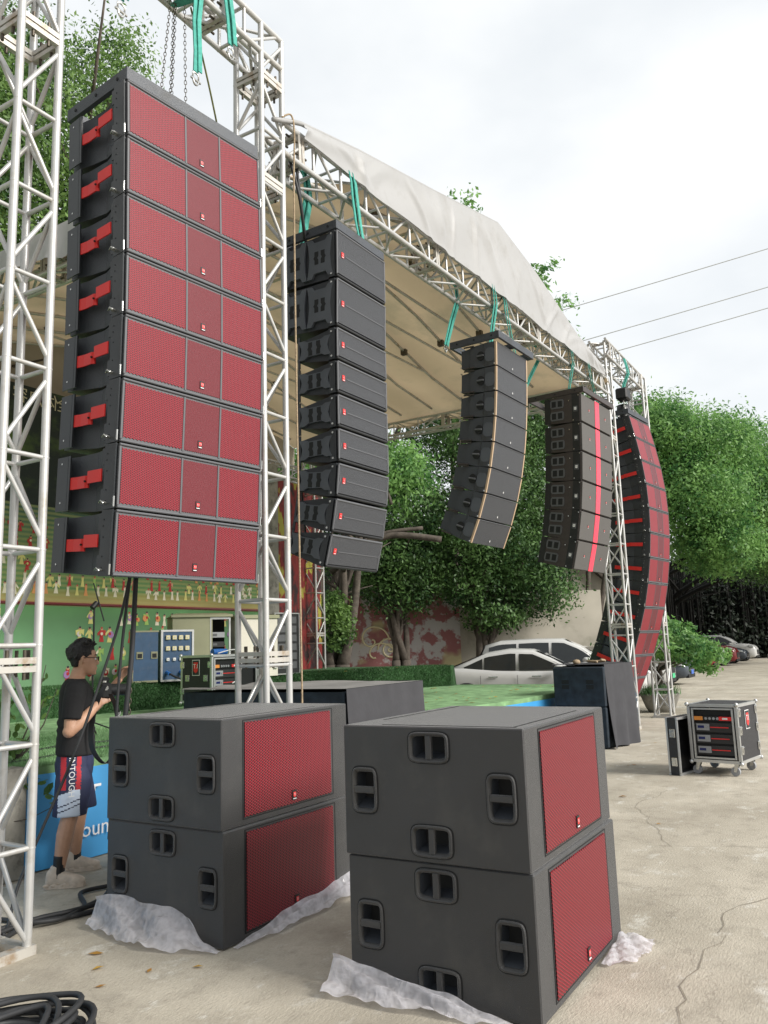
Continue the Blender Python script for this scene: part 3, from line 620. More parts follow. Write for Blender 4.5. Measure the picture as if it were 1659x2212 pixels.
# array 1: eight large red cabinets
H1, D1 = .418, .67
p = red_box('line_array_speaker', 1.2, H1, D1)
st = arr_steps(3.371, 3.941, -.112, 5.422, [H1]*8, [-1.9, -1.1, -1.3, -.1, 1.6, 2.9, 2.7, 4.1])
W8 = ['topmost', 'second from top', 'third from top', 'fourth from top', 'fifth from top', 'third from bottom', 'second from bottom', 'lowest']
for i, (l_, r_) in enumerate(st):
    lab = 'red honeycomb grilled speaker, %s of eight in the big near array' % W8[i]
    if i == 0: p.location, p.rotation_euler = l_, r_; p['label'] = lab; p['group'] = 'red speakers of the big near array'
    else: dup(p, lab, l_, r_)
fly_frame('rigging_frame', 'dark grey flying frame on top of the big near red array', 1.2, .72, .095, (3.371, 3.941, 5.425), -.112)
# array 5: far curved array of twelve
H5 = .479
p5 = red_box('line_array_speaker', 1.1, H5, .78, True)
st = arr_steps(15.94, 3.91, -.111, 5.99, [H5]*12, [-11.5, -9.8, -6.3, -1.9, 1.9, 5.8, 9.2, 12.7, 17, 20.4, 23.9, 27])
for i, (l_, r_) in enumerate(st):
    lab = 'distant red speaker, %s of twelve from the top in the far curved array' % (ORD[i] if i else 'first')
    if i == 0: p5.location, p5.rotation_euler = l_, r_; p5['label'] = lab; p5['group'] = 'red speakers of the far curved array'
    else: dup(p5, lab, l_, r_)
fly_frame('rigging_frame', 'flying frame on top of the far curved red array', 1.1, .8, .10, (15.94-.02, 3.90, 6.02), -.111)

def pinched(w, h, k=.25):   # side-handle plate outline, corners out, middle waisted
    return [(-w/2, h/2), (-w*.32, h/2), (-w*.22, h*.40), (w*.22, h*.40), (w*.32, h/2), (w/2, h/2), (w*.44, h*.28), (w*.40, 0), (w*.44, -h*.28), (w/2, -h/2), (w*.32, -h/2), (w*.22, -h*.38), (-w*.22, -h*.38), (-w*.32, -h/2), (-w/2, -h/2), (-w*.44, -h*.28), (-w*.40, 0), (-w*.44, h*.28)]
def black_box(name, Wd, H, D, large):
    t = thing(name, '-', 'loudspeaker'); g = .010; zt, zb = -g, -H+g; k = .17*H if not large else .03*H
    b = MB(); sec = [(.02, 0, 0), (.09, 0, 0), (.10, .02, 0), (D, .02, k)]
    b.loft([[(ix, y, zt-a), (Wd-ix, y, zt-a), (Wd-ix, y, zb+a), (ix, y, zb+a)] for y, ix, a in sec], 0, True, False).build('body', 'cabd', t)
    f = MB(); f.box((.012, -.004, zb+.03), (Wd-.012, .019, zt-.016), 0); f.build('grille', 'mesh', t)
    f = MB()
    f.cyl((.004, .0, zt-.010), (Wd-.004, .0, zt-.010), .011, 10); f.cyl((.004, .01, zb+.012), (Wd-.004, .01, zb+.012), .014, 10, 1)
    for x in (.006, Wd-.006): f.cyl((x, 0, zb+.02), (x, 0, zt-.01), .009, 8)
    zc = (zt+zb)/2
    f.box((.13, -.008, zc-.004), (Wd-.03, -.004, zc+.004), 0)
    for s, x in ((1, .012), (-1, Wd-.012)): f.add([(x, -.007, zc+.055), (x+s*.028, -.007, zc), (x, -.007, zc-.055), (x+s*.016, -.006, zc)], [[0, 1, 3], [1, 2, 3]], 0)
    f.build('front_frame', ['frame', 'black'], t)
    lg = MB(); logo_geo(lg, frame_mat((.085, -.006, zc), (1, 0, 0), (0, 0, 1)), .050); lg.build('logo', ['logored', 'logored', 'white'], t)
    for sx in (0, 1):
        P = MB(); xo = -.006 if sx == 0 else Wd-.010
        for yy, ww in (((D*.30, D*.48), (D*.76, D*.44)) if large else ((D*.56, D*.84),)):
            P.prism([(yy+a, zc+b_) for a, b_ in pinched(ww*.98, (H-2*k)*.88)], 'X', xo, xo+.03, 0)
            xs = xo-.0015 if sx == 0 else xo+.030
            for s in (-1, 1): P.prism([(yy+s*ww*.12+a, zc+b_) for a, b_ in ((-.022, .062), (.022, .062), (.022, .02), (.022+s*.012, 0), (.022, -.02), (.022, -.062), (-.022, -.062), (-.022, -.02), (-.022+s*.012, 0), (-.022, .02))], 'X', xs, xs+.0015, 1)
        P.build('side_handle', ['cabl', 'dark'], t)
        R = MB(); R.box((xo+.001, .02, zb), (xo+.012, .085, zt), 0)
        MB().box((xo+.002, D-.03, zb-.02), (xo+.012, D-.006, zt-.01), 0).build('rear_link_bar', 'gloss', t)
        for zz in (zt-.03, zb+.03): R.cyl((xo-.004 if sx == 0 else xo+.012, .055, zz), (xo+.0 if sx == 0 else xo+.018, .055, zz), .010, 8, 1)
        R.build('rigging_plate', ['gloss', 'chrome'], t)
    return t
h2 = .308
pl = black_box('line_array_speaker', .8, h2*1.5, .62, True); ps = black_box('line_array_speaker', .8, h2, .44, False)
st = arr_steps(5.683, 3.837, -.022, 5.348, [h2*1.5]*2+[h2]*7, [1.0, 1.9, .6, .8, .3, .8, 6.1, 10.7, 14.8])
nm = ['upper', 'lower']+['first', 'second', 'third', 'fourth', 'fifth', 'sixth', 'lowest']
for i, (l_, r_) in enumerate(st):
    src = pl if i < 2 else ps
    lab = ('large charcoal bass speaker with four side slots, %s of two heading the black array' % nm[i]) if i < 2 else ('small charcoal speaker with red badge, %s below the two large ones' % nm[i])
    grp = 'large bass speakers of the black array' if i < 2 else 'small speakers of the black array'
    if i in (0, 2): src.location, src.rotation_euler = l_, r_; src['label'] = lab; src['group'] = grp
    else: dup(src, lab, l_, r_)
fly_frame('rigging_frame', 'charcoal flying frame on top of the black array with red badges', .8, .62, .085, (5.683, 3.837, 5.352), -.022, over=(.0, .0, .0, .02))
def tan_box(name, Wd, H, D):
    t = thing(name, '-', 'loudspeaker'); g = .007; zt, zb = -g, -H+g; k = .12*H
    b = MB(); sec = [(.02, 0, 0), (.16, 0, 0), (.17, .01, 0), (.36, .01, k*.5), (.37, .04, k*.5), (D, .04, k)]
    b.loft([[(ix, y, zt-a), (Wd-ix, y, zt-a), (Wd-ix, y, zb+a), (ix, y, zb+a)] for y, ix, a in sec], 0, True, False).build('body', 'cab', t)
    MB().box((.024, -.002, zb+.006), (Wd-.024, .019, zt-.006)).build('grille', 'greyfront' if False else 'mesh', t)
    for x in (.010, Wd-.010): MB().box((x-.012, -.006, zb+.002), (x+.012, .0195, zt-.002), 0, None, .002).build('edge_strip', 'tan', t)
    MB().cyl((.02, -.002, zt-.003), (Wd-.02, -.002, zt-.003), .005, 8).build('front_lip', 'frame', t)
    lg = MB(); logo_geo(lg, frame_mat((Wd*.5, -.0035, zb+.06), (1, 0, 0), (0, 0, 1)), .042); lg.build('logo', ['frame', 'white', 'black'], t)
    for sx in (0, 1):
        xo = -.004 if sx == 0 else Wd-.004; zc = (zt+zb)/2-.005
        P = MB(); P.prism([(.085+.065*cos(a)*(1+.15*abs(sin(2*a))), zc+.085*sin(a)*(1+.15*abs(sin(2*a)))) for a in np.linspace(0, 2*pi, 24, endpoint=False)], 'X', xo, xo+.008, 0)
        xs = xo-.0015 if sx == 0 else xo+.008
        P.prism([(.19+.045*cos(a), zc+.042*sin(a)) for a in np.linspace(0, 2*pi, 18, endpoint=False)], 'X', xs+(.006 if sx == 0 else -.004), xs+.0075, 1)
        P.build('side_plate', ['cabl', 'dark'], t)
        P = MB(); P.prism([(.21+.052*cos(a), zc+.058*sin(a)) for a in np.linspace(0, 2*pi, 20, endpoint=False)], 'X', xo-.003, xo+.006, 1)
        P.cyl((xo-.012, .165, zc), (xo-.012, .255, zc), .012, 8, 0); P.build('handle', ['frame', 'dark'], t)
        P = MB(); 
        for zz in (zt-k*.4, zb+k*.4): P.cyl((xo-.004, .30, zz), (xo-.004, D-.06, zz), .010, 6, 0)
        for yy, zz in ((.02, zb+.02), (D-.02, zb+k), (D-.02, zt-k)): P.cyl((xo-.008, yy, zz), (xo+.012, yy, zz), .010, 8, 1)
        P.build('rigging_bar', ['brownblk', 'chrome'], t)
    return t
h3 = .317
pt = tan_box('line_array_speaker', .9, h3, .50)
st = arr_steps(8.93, 3.71, -.047, 5.28, [h3]*8, [2.6, 3.6, 5.4, 8.1, 11.2, 15.3, 19.5, 24.1])
for i, (l_, r_) in enumerate(st):
    lab = 'black speaker with tan front edges, %s of eight in the curved middle array' % W8[i]
    if i == 0: pt.location, pt.rotation_euler = l_, r_; pt['label'] = lab; pt['group'] = 'tan-edged speakers of the middle array'
    else: dup(pt, lab, l_, r_)
fly_frame('rigging_frame', 'wide charcoal flying frame on top of the tan-edged array', .9, .58, .09, (8.93, 3.71, 5.30), -.047, over=(.03, .10, .06, .05))
def stripe_box(name, Wd, H, D):
    t = thing(name, '-', 'loudspeaker'); g = .007; zt, zb = -g, -H+g; k = .055*H
    b = MB(); sec = [(.02, 0, 0), (.22, 0, 0), (D, .01, k)]
    b.loft([[(ix, y, zt-a), (Wd-ix, y, zt-a), (Wd-ix, y, zb+a), (ix, y, zb+a)] for y, ix, a in sec], 0, True, False).build('body', 'brownblk', t)
    MB().box((.012, -.004, zb+.01), (Wd-.012, .019, zt-.01), 0, None, .004).build('grille', 'greyfront', t)
    MB().box((Wd*.44, -.010, zb+.008), (Wd*.575, -.0045, zt-.008)).build('red_strip', 'redlight', t)
    for x in (.24, .78): lg = MB(); logo_geo(lg, frame_mat((Wd*x, -.0055, (zt+zb)/2), (1, 0, 0), (0, 0, 1)), .055); lg.build('logo', ['greyfront', 'logored', 'white'], t)
    for sx in (0, 1):
        xo = -.008 if sx == 0 else Wd-.004
        for s in (-1, 1):
            zc = (zt+zb)/2+s*H*.21; yc = .40
            P = MB(); P.prism([(yc+.135*cos(a)*min(1, 1/max(abs(cos(a)), abs(sin(a)))*.85), zc+.085*sin(a)*min(1.2, 1/max(abs(cos(a)), abs(sin(a)))*.85)) for a in np.linspace(0, 2*pi, 24, endpoint=False)], 'X', xo, xo+.012, 0)
            xs = xo-.0015 if sx == 0 else xo+.012
            for q in (-1, 1): P.box((xs, yc+q*.052-.036, zc-.048), (xs+.0015, yc+q*.052+.036, zc+.048), 1)  # flat dark plates; the shade of the hand recesses is painted
            P.build('handle', ['frame', 'dark'], t)
        P = MB(); P.box((xo+.004, .03, zb-.002), (xo+.012, .15, zt+.002), 0); MB().box((xo+.004, D-.1, zb+k-.01), (xo+.012, D-.01, zt-k), 0).build('rear_rigging_plate', 'black', t)
        for yy, zz in ((.04, zt-.03), (.13, zb+.03), (.2, zt-.1), (.62, zt-.12), (.62, zb+.1)): P.cyl((xo, yy, zz), (xo+.014, yy, zz), .009, 8, 1)
        P.build('rigging_plate', ['black', 'chrome'], t)
        if sx == 0:
            lg = MB(); logo_geo(lg, frame_mat((xo+.002, .09, (zt+zb)/2-.02), (0, -1, 0), (0, 0, 1)), .09); lg.build('side_logo', ['frame', 'white', 'black'], t)
    return t
h4 = .468
p4 = stripe_box('line_array_speaker', 1.3, h4, .62)
st = arr_steps(12.27, 3.72, -.074, 5.474, [h4]*6, [2.8, 2.7, 4, 6.2, 10.1, 14.4])
W6 = ['topmost', 'second from top', 'third from top', 'third from bottom', 'second from bottom', 'lowest']
for i, (l_, r_) in enumerate(st):
    lab = 'dark speaker with bright red centre strip, %s of six in its array' % W6[i]
    if i == 0: p4.location, p4.rotation_euler = l_, r_; p4['label'] = lab; p4['group'] = 'red-striped speakers of the fourth array'
    else: dup(p4, lab, l_, r_)
fly_frame('rigging_frame', 'brown black flying frame on top of the red-striped array', 1.3, .75, .085, (12.27, 3.72, 5.485), -.074, over=(.0, .03, .05, .16), mat='brownblk')

# ---------------- subwoofers ----------------
def sub_proto():
    Wd, D, H = 1.245, .95, .607; t = thing('subwoofer', '-', 'subwoofer')
    hs = [(D*.5, H*.845, 'h'), (D*.5, H*.155, 'h'), (D*.125, H*.5, 'v'), (D*.875, H*.5, 'v')]; a_, b_ = .106, .071   # half sizes of handle
    holes = [(y-(a_ if o == 'h' else b_)*.80, y+(a_ if o == 'h' else b_)*.80, z-(b_ if o == 'h' else a_)*.80, z+(b_ if o == 'h' else a_)*.80) for y, z, o in hs]
    e = .006; ys = sorted({0+e, D-e}|{h[0] for h in holes}|{h[1] for h in holes}); zs = sorted({e, H-e}|{h[2] for h in holes}|{h[3] for h in holes})
    b = MB(); b.box((e, 0, e), (Wd-e, D, H-e), 0)  # replaced faces below
    b = MB()
    for xx, rev in ((0, False), (Wd, True)):
        for i in range(len(ys)-1):
            for j in range(len(zs)-1):
                cy, cz = (ys[i]+ys[i+1])/2, (zs[j]+zs[j+1])/2
                if any(h[0] < cy < h[1] and h[2] < cz < h[3] for h in holes): continue
                q = [(xx, ys[i], zs[j]), (xx, ys[i], zs[j+1]), (xx, ys[i+1], zs[j+1]), (xx, ys[i+1], zs[j])]
                b.add(q if not rev else q[::-1], [[0, 1, 2, 3]])
    x0, x1, y0, y1, z0, z1 = 0, Wd, 0, D, 0, H
    b.add([(x0+e, y0, z0+e), (x1-e, y0, z0+e), (x1-e, y0, z1-e), (x0+e, y0, z1-e)], [[0, 1, 2, 3]])
    b.add([(x0+e, y1, z0+e), (x1-e, y1, z0+e), (x1-e, y1, z1-e), (x0+e, y1, z1-e)], [[3, 2, 1, 0]])
    b.add([(x0+e, y0+e, z1), (x1-e, y0+e, z1), (x1-e, y1-e, z1), (x0+e, y1-e, z1)], [[0, 1, 2, 3]])
    b.add([(x0+e, y0+e, z0), (x1-e, y0+e, z0), (x1-e, y1-e, z0), (x0+e, y1-e, z0)], [[3, 2, 1, 0]])
    for zz, zi in ((z1, z1-e), (z0, z0+e)):   # chamfers
        b.add([(x0+e, y0, zi), (x1-e, y0, zi), (x1-e, y0+e, zz), (x0+e, y0+e, zz)], [[0, 1, 2, 3]]); b.add([(x0+e, y1, zi), (x1-e, y1, zi), (x1-e, y1-e, zz), (x0+e, y1-e, zz)], [[0, 1, 2, 3]])
        b.add([(x0, y0+e, zi), (x0, y1-e, zi), (x0+e, y1-e, zz), (x0+e, y0+e, zz)], [[0, 1, 2, 3]]); b.add([(x1, y0+e, zi), (x1, y1-e, zi), (x1-e, y1-e, zz), (x1-e, y0+e, zz)], [[0, 1, 2, 3]])
        for cx, sx in ((x0, 1), (x1, -1)):
            for cy, sy in ((y0, 1), (y1, -1)): b.add([(cx+sx*e, cy, zi), (cx, cy+sy*e, zi), (cx+sx*e, cy+sy*e, zz)], [[0, 1, 2]])
    for cx, sx in ((x0, 1), (x1, -1)):
        for cy, sy in ((y0, 1), (y1, -1)): b.add([(cx+sx*e, cy, z0+e), (cx, cy+sy*e, z0+e), (cx, cy+sy*e, z1-e), (cx+sx*e, cy, z1-e)], [[0, 1, 2, 3]])
    b.build('cabinet', 'sub', t)
    # shallow skid rails on top
    r = MB(); r.box((.05, .06, H+.0005), (Wd-.28, .068, H+.002), 0); r.box((.28, D-.075, H+.0005), (Wd-.05, D-.067, H+.002), 0)
    r.box((.045, .05, H+.0004), (.053, D-.2, H+.0019), 0); r.build('skid_groove', 'dark', t)
    def sup(a, bb, n, th): 
        c, s = cos(th), sin(th); return (abs(c)**(2/n)*a*(1 if c >= 0 else -1), abs(s)**(2/n)*bb*(1 if s >= 0 else -1))
    for side in (0, 1):
        xo = 0 if side == 0 else Wd; d = -1 if side == 0 else 1
        for yc, zc, o in hs:
            h = MB(); TH = [2*pi*i/40 for i in range(40)]
            for sc, k1, k2, mi in ((1.07, .0006, .0012, 1),):
                h.loft([[(xo+d*kk, yc+sup(a_*s_ if o == 'h' else b_*s_, b_*s_ if o == 'h' else a_*s_, 4.5, th)[0], zc+sup(a_*s_ if o == 'h' else b_*s_, b_*s_ if o == 'h' else a_*s_, 4.5, th)[1]) for th in TH] for s_, kk in ((sc, k1), (sc, k2), (.98, k2))], 1, False, False)
            prof_ = ((.985, .0), (.985, .007), (.93, .011), (.86, .010), (.80, .004), (.74, .002), (.70, -.012))
            rr = []
            for s_, kk in prof_:
                A, B = (a_, b_) if o == 'h' else (b_, a_); A2 = A-(1-s_)*b_; B2 = B-(1-s_)*b_
                rr.append([(xo+d*kk, yc+sup(A2, B2, 5 if s_ > .8 else 8, th)[0], zc+sup(A2, B2, 5 if s_ > .8 else 8, th)[1]) for th in TH])
            h.loft(rr, 0, False, True)
            # recess cup and centre bar
            A, B = (a_*.80, b_*.74) if o == 'h' else (b_*.74, a_*.80); dp = .075
            q = [(yc-A, zc-B), (yc+A, zc-B), (yc+A, zc+B), (yc-A, zc+B)]; q2 = [(yc-A*.8, zc-B*.55), (yc+A*.8, zc-B*.55), (yc+A*.8, zc+B*.9), (yc-A*.8, zc+B*.9)]
            h.loft([[(xo-d*.004, y, z) for y, z in q], [(xo-d*dp, y, z) for y, z in q2]], 2, False, False)
            h.add([(xo-d*dp, y, z) for y, z in q2], [[0, 1, 2, 3]], 1)
            bar = .0155
            if o == 'h': h.box((min(xo-d*.016, xo+d*.008), yc-bar, zc-b_*.8), (max(xo-d*.016, xo+d*.008), yc+bar, zc+b_*.8), 0, None, .004)
            else: h.box((min(xo-d*.016, xo+d*.008), yc-b_*.8, zc-bar), (max(xo-d*.016, xo+d*.008), yc+b_*.8, zc+bar), 0, None, .004)
            h.build('handle', ['sub', 'dark', 'cab'], t)
    gx0, gx1 = Wd*.14, Wd*.86; gz0, gz1 = .032, H-.016
    fr = MB(); 
    for (a, c) in (((gx0, gz0), (gx1, gz0+.006)), ((gx0, gz1-.006), (gx1, gz1))): fr.box((a[0], -.002, a[1]), (c[0], .003, c[1]))
    for x in (gx0, gx1-.006): fr.box((x, -.0025, gz0+.006), (x+.006, .003, gz1-.006))
    fr.build('grille_rim', 'dark', t)
    MB().box((gx0+.006, -.0012, gz0+.006), (gx1-.006, .003, gz1-.006)).build('front_panel', 'sub', t)
    p_ = .0155; n = int((gx1-gx0-.03)/p_); top = [(gx0+.012+i*p_, gz1-.013-(p_*.5 if i % 2 else 0)) for i in range(n+1)]; bot = [(x, gz0+.012+(p_*.5 if i % 2 else 0)) for i, (x, _) in enumerate(top)][::-1]
    MB().prism(top+bot, 'Y', -.008, -.003).build('grille', 'subred', t)
    lg = MB(); logo_geo(lg, frame_mat((gx0+(gx1-gx0)*.52, -.010, gz0+.065), (1, 0, 0), (0, 0, 1)), .058); lg.build('logo', ['black', 'logored', 'white'], t)
    return t
sp = sub_proto()
sp.location = (3.49, 1.418, .008); sp.rotation_euler = (0, 0, .012); sp['label'] = 'black subwoofer with red grille, lower one of the nearer right-hand stack'; sp['group'] = 'stacked subwoofers'
dup(sp, 'black subwoofer with red grille, upper one of the nearer right-hand stack', (3.482, 1.424, .620), (0, 0, .017))
dup(sp, 'black subwoofer with red grille, lower one of the left-hand stack beside the photographer', (3.585, 3.275, .008), (0, 0, -.004))
dup(sp, 'black subwoofer with red grille, upper one of the left-hand stack beside the photographer', (3.580, 3.285, .620), (0, 0, -.008))
# ---------------- slings, shackles, chains, hoists, ropes ----------------
def sling(label, pts, w=.06, wdir=(1, 0, 0), end=None, group=None, n2=.03):
    t = thing('lifting_sling', label, 'sling', (0, 0, 0), (0, 0, 0), group); mb = MB()
    P = [Vector(p) for p in pts]
    mb.ribbon(P, w, wdir, .010); off = Vector(wdir).normalized()*w*.35+Vector((.01, -.018, 0))
    mb.build('webbing', 'strap', t)
    MB().ribbon([p+off+Vector((.004*sin(i*2), .006*cos(i), .01)) for i, p in enumerate(P)], w*.8, wdir, .009).build('webbing', 'strap', t)
    if end:
        e = Vector(end); s = MB(); R = .03
        s.tube([e+Vector((R*cos(a), 0, -.03-R*1.3*sin(a) if False else .02-.06*max(0, sin(a)))) for a in np.linspace(0, pi, 9)][::1], .008, 6)
        s.tube([e+Vector((-R, 0, .02)), e+Vector((-R, 0, .055)), e+Vector((0, 0, .06)), e+Vector((R, 0, .055)), e+Vector((R, 0, .02))], .007, 6)
        s.cyl(e+Vector((-R-.02, 0, -.0)), e+Vector((R+.02, 0, -.0)), .009, 8)
        s.build('shackle', 'chrome', t)
    return t
sling('green sling wrapped round the near beam with an empty shackle, left of the chains', [(3.33, 4.0, 6.70), (3.32, 3.99, 6.45), (3.335, 3.98, 6.2), (3.345, 3.98, 6.02)], .045, (1, 0, 0), (3.345, 3.98, 5.93))
sling('green sling knotted round the lower chord with a shackle hanging over the big red array', [(4.00, 4.03, 6.95), (4.02, 4.01, 6.72), (4.06, 3.99, 6.62), (4.09, 4.28, 6.66), (4.08, 4.0, 6.60), (4.05, 3.985, 6.35), (4.06, 3.98, 6.1), (4.055, 3.98, 5.93)], .05, (1, 0, 0), (4.055, 3.98, 5.86))
sling('green sling over the beam end with a shackle, nearest the centre tower', [(4.37, 4.35, 7.02), (4.38, 4.05, 7.03), (4.40, 3.99, 6.85), (4.43, 3.985, 6.62), (4.44, 3.98, 6.42)], .055, (1, 0, 0), (4.445, 3.98, 6.33))
G = 'slings holding the black arrays'
for lab, (x, y, z0, z1, dx, dy) in (('back green sling carrying the black array with red badges', (5.95, 4.38, 6.22, 5.44, -.08, .0)), ('front green sling carrying the black array with red badges', (6.20, 4.0, 6.22, 5.44, .12, -.03)),
        ('rear left green sling carrying the tan-edged array', (9.20, 4.36, 6.30, 5.42, -.15, .1)), ('middle green sling carrying the tan-edged array', (9.62, 4.0, 6.35, 5.42, .0, .1)), ('right green sling carrying the tan-edged array', (9.98, 4.0, 6.36, 5.42, .20, -.05)),
        ('rear left green sling carrying the red-striped array', (12.3, 4.42, 6.42, 5.6, -.18, .2)), ('middle green sling carrying the red-striped array', (12.82, 4.0, 6.45, 5.6, .1, .15)), ('right faded green sling carrying the red-striped array', (13.75, 4.0, 6.48, 5.6, .35, -.05))):
    zb = 5.93+(x-5.2)*.033
    sling(lab, [(x-.02, y+.03, z0+.01), (x, y, z0-.02), (x+.01, y-.01, (z0+zb)/2), (x+.02, y-.01, zb), (x+dx*.5, y+dy*.5, (zb+z1)/2), (x+dx, y+dy, z1)], .12, (1, .3, 0), (x+dx, y+dy, z1-.05), G)
sling('green sling on the distant beam holding the far hoist motor', [(16.3, 4.0, 7.3), (16.32, 3.97, 7.1), (16.4, 3.97, 6.98), (16.5, 4.1, 6.8), (16.52, 4.12, 6.72)], .10, (1, 0, 0))
def chain(mb, p, q, pitch=.034, r=.0028):
    p, q = Vector(p), Vector(q); d = q-p; n = int(d.length/pitch); d.normalize(); a = d.orthogonal().normalized(); b = d.cross(a)
    for i in range(n):
        c = p+d*(i+.5)*pitch; u = a if i % 2 else b
        mb.tube([c+d*(pitch*.62*cos(t))+u*(.010*sin(t)) for t in np.linspace(0, 2*pi, 8, endpoint=False)], r, 5, 0, True)
h = thing('chain_hoist', 'dark steel hoist chains dropping from the beam to the big red array', 'chain hoist', (0, 0, 0))
for a, c in (((4.03, 4.22, 6.70), (3.93, 4.24, 5.56)), ((4.06, 4.22, 6.70), (4.03, 4.23, 5.54)), ((4.08, 4.22, 6.70), (4.06, 4.25, 5.54)), ((4.15, 4.20, 6.70), (4.18, 4.2, 5.54))):
    mb = MB(); chain(mb, a, c); mb.build('chain', 'chain', h)
# loose chain and loom under array 1
h = thing('hand_chain', 'long hand chain hanging beneath the big red array', 'chain', (0, 0, 0)); mb = MB(); chain(mb, (4.02, 4.50, 2.10), (4.04, 4.57, 1.05), .036, .004); mb.build('chain', 'chain', h)
def curve_pts(P, n=10):
    P = [Vector(p) for p in P]; out = []
    for i in range(len(P)-1):
        a, b, c, d = P[max(0, i-1)], P[i], P[i+1], P[min(len(P)-1, i+2)]
        for j in range(n): t = j/n; out.append(.5*((2*b)+(c-a)*t+(2*a-5*b+4*c-d)*t*t+(3*b-a-3*c+d)*t**3))
    return out+[P[-1]]
def cable(name, label, cat, P, r=.011, mat='rubber', group=None): return MB().tube(curve_pts(P), r, 8).build(name, mat, None, label=label, cat=cat, group=group)
cable('speaker_cable', 'thick black loom of cables hanging from the big red array down behind the subwoofer', 'cable', [(3.98, 4.45, 2.15), (3.98, 4.48, 1.6), (3.97, 4.52, 1.2), (3.97, 4.56, .8), (3.98, 4.6, .2)], .017)
cable('speaker_cable', 'slimmer black cable hanging just left of the thick loom', 'cable', [(3.92, 4.44, 2.15), (3.915, 4.5, 1.7), (3.925, 4.55, 1.3), (3.93, 4.58, .9), (3.92, 4.6, .4)], .010)
cable('speaker_cable', 'long black cable sagging from the array past the photographer to the ground', 'cable', [(3.90, 4.42, 2.15), (3.865, 4.49, 1.80), (3.77, 4.60, 1.32), (3.66, 4.66, .95), (3.50, 4.72, .55), (3.38, 4.78, .22), (3.28, 4.72, .03), (3.18, 4.62, .015)], .0095)
for i, (P, lab) in enumerate((
        ([(4.35, 4.62, .55), (4.22, 4.72, .25), (4.10, 4.78, .03), (3.9, 4.66, .015), (3.62, 4.62, .015), (3.35, 4.72, .015), (3.0, 4.72, .015), (2.5, 4.6, .015)], 'upper floor cable of the loom running left from the subwoofers'),
        ([(4.25, 4.55, .30), (4.12, 4.52, .03), (3.9, 4.48, .015), (3.6, 4.52, .018), (3.35, 4.60, .03), (3.1, 4.55, .015), (2.6, 4.45, .015)], 'lower floor cable of the loom running left from the subwoofers'),
        ([(4.14, 4.60, .02), (3.85, 4.55, .03), (3.6, 4.58, .035), (3.42, 4.66, .03), (3.2, 4.66, .02), (2.9, 4.62, .02), (2.4, 4.5, .015)], 'middle floor cable of the loom running left from the subwoofers'),
        ([(3.33, 4.93, .02), (3.36, 4.8, .02), (3.33, 4.62, .04), (3.5, 4.52, .03), (3.75, 4.62, .02), (3.95, 4.9, .02), (4.16, 4.85, .02)], 'looped floor cable crossing the others near the photographer'))):
    cable('floor_cable', lab, 'cable', P, .015, group='black cables on the floor')
cable('floor_cable', 'thin dark cable looping out between the two subwoofer stacks', 'cable', [(4.86, 2.9, .01), (4.78, 2.62, .01), (4.55, 2.50, .01), (4.35, 2.45, .01), (4.3, 2.3, .01)], .007)
cable('floor_cable', 'thin black cable lying on the turf deck behind the photographer', 'cable', [(3.8, 6.7, ZD+.012), (4.6, 6.6, ZD+.012), (5.2, 6.75, ZD+.012), (5.9, 6.5, ZD+.012), (6.9, 6.7, ZD+.012)], .010)
cable('floor_cable', 'second black cable lying near the deck edge behind the photographer', 'cable', [(3.6, 6.2, ZD+.012), (4.3, 6.1, ZD+.012), (5.0, 6.25, ZD+.012), (5.6, 6.2, ZD+.012)], .009)
# coil bottom left
mb = MB(); cx, cy = 2.32, 3.33
for k_ in range(12):
    r0 = random.uniform(.17, .38); ex = random.uniform(.8, 1.05); ph = random.uniform(0, 6.28); ox, oy = random.uniform(-.05, .05), random.uniform(-.05, .05); z = .012+.0085*k_
    mb.tube([(cx+ox+(r0+.02*sin(3*a+ph))*cos(a), cy+oy+r0*ex*sin(a)+.015*cos(2*a+ph), z+.012*sin(2*a+ph)) for a in np.linspace(0, 2*pi, 40, endpoint=False)], .0135, 8, 0, True)
mb.build('cable_coil', 'rubber', None, label='untidy coil of thick black cable on the concrete, bottom left corner', cat='cable coil')
cable('tower_rope', 'tan rope tied high on the centre tower and falling straight down its right side', 'rope', [(5.16, 4.03, 6.22), (5.24, 3.99, 6.27), (5.27, 3.98, 6.1), (5.265, 3.99, 5.6), (5.27, 4.0, 4.2), (5.275, 4.0, 2.6), (5.28, 4.0, 1.2), (5.28, 4.0, .3)], .008, 'rope')
cable('tension_rope', 'thin olive rope running slantwise from the near beam down behind the centre tower', 'rope', [(4.42, 4.4, 6.95), (4.75, 4.5, 6.45), (5.05, 4.6, 5.95), (5.25, 4.66, 5.6)], .008, 'ropeg')
for P, lab in (([(5.35, 4.1, 5.95), (5.42, 4.05, 5.6), (5.62, 4.15, 5.35), (5.75, 4.25, 5.42)], 'black power cable looping from the roof truss down to the black array'), ([(5.45, 4.1, 5.95), (5.5, 4.1, 5.65), (5.7, 4.2, 5.38), (5.85, 4.3, 5.42)], 'second black cable looping from the roof truss to the black array'),
               ([(5.30, 4.45, 5.9), (5.32, 4.45, 4), (5.34, 4.45, 2), (5.36, 4.5, .9)], 'black multicore hanging straight inside the centre tower'), ([(5.22, 4.5, 5.9), (5.22, 4.5, 4.4), (5.24, 4.5, 3.3)], 'thin dark cable with blue connectors hanging beside the centre tower'), ([(5.9, 4.4, 5.0), (5.88, 4.45, 3.6), (5.9, 4.4, 2.6)], 'thin black signal cable hanging behind the black array')):
    cable('hanging_cable', lab, 'cable', P, .009 if 'thin' in lab else .014)
mb = MB(); 
for x in (5.2, 5.25): mb.cyl((x, 4.5, 3.16), (x, 4.5, 3.3), .02, 10)
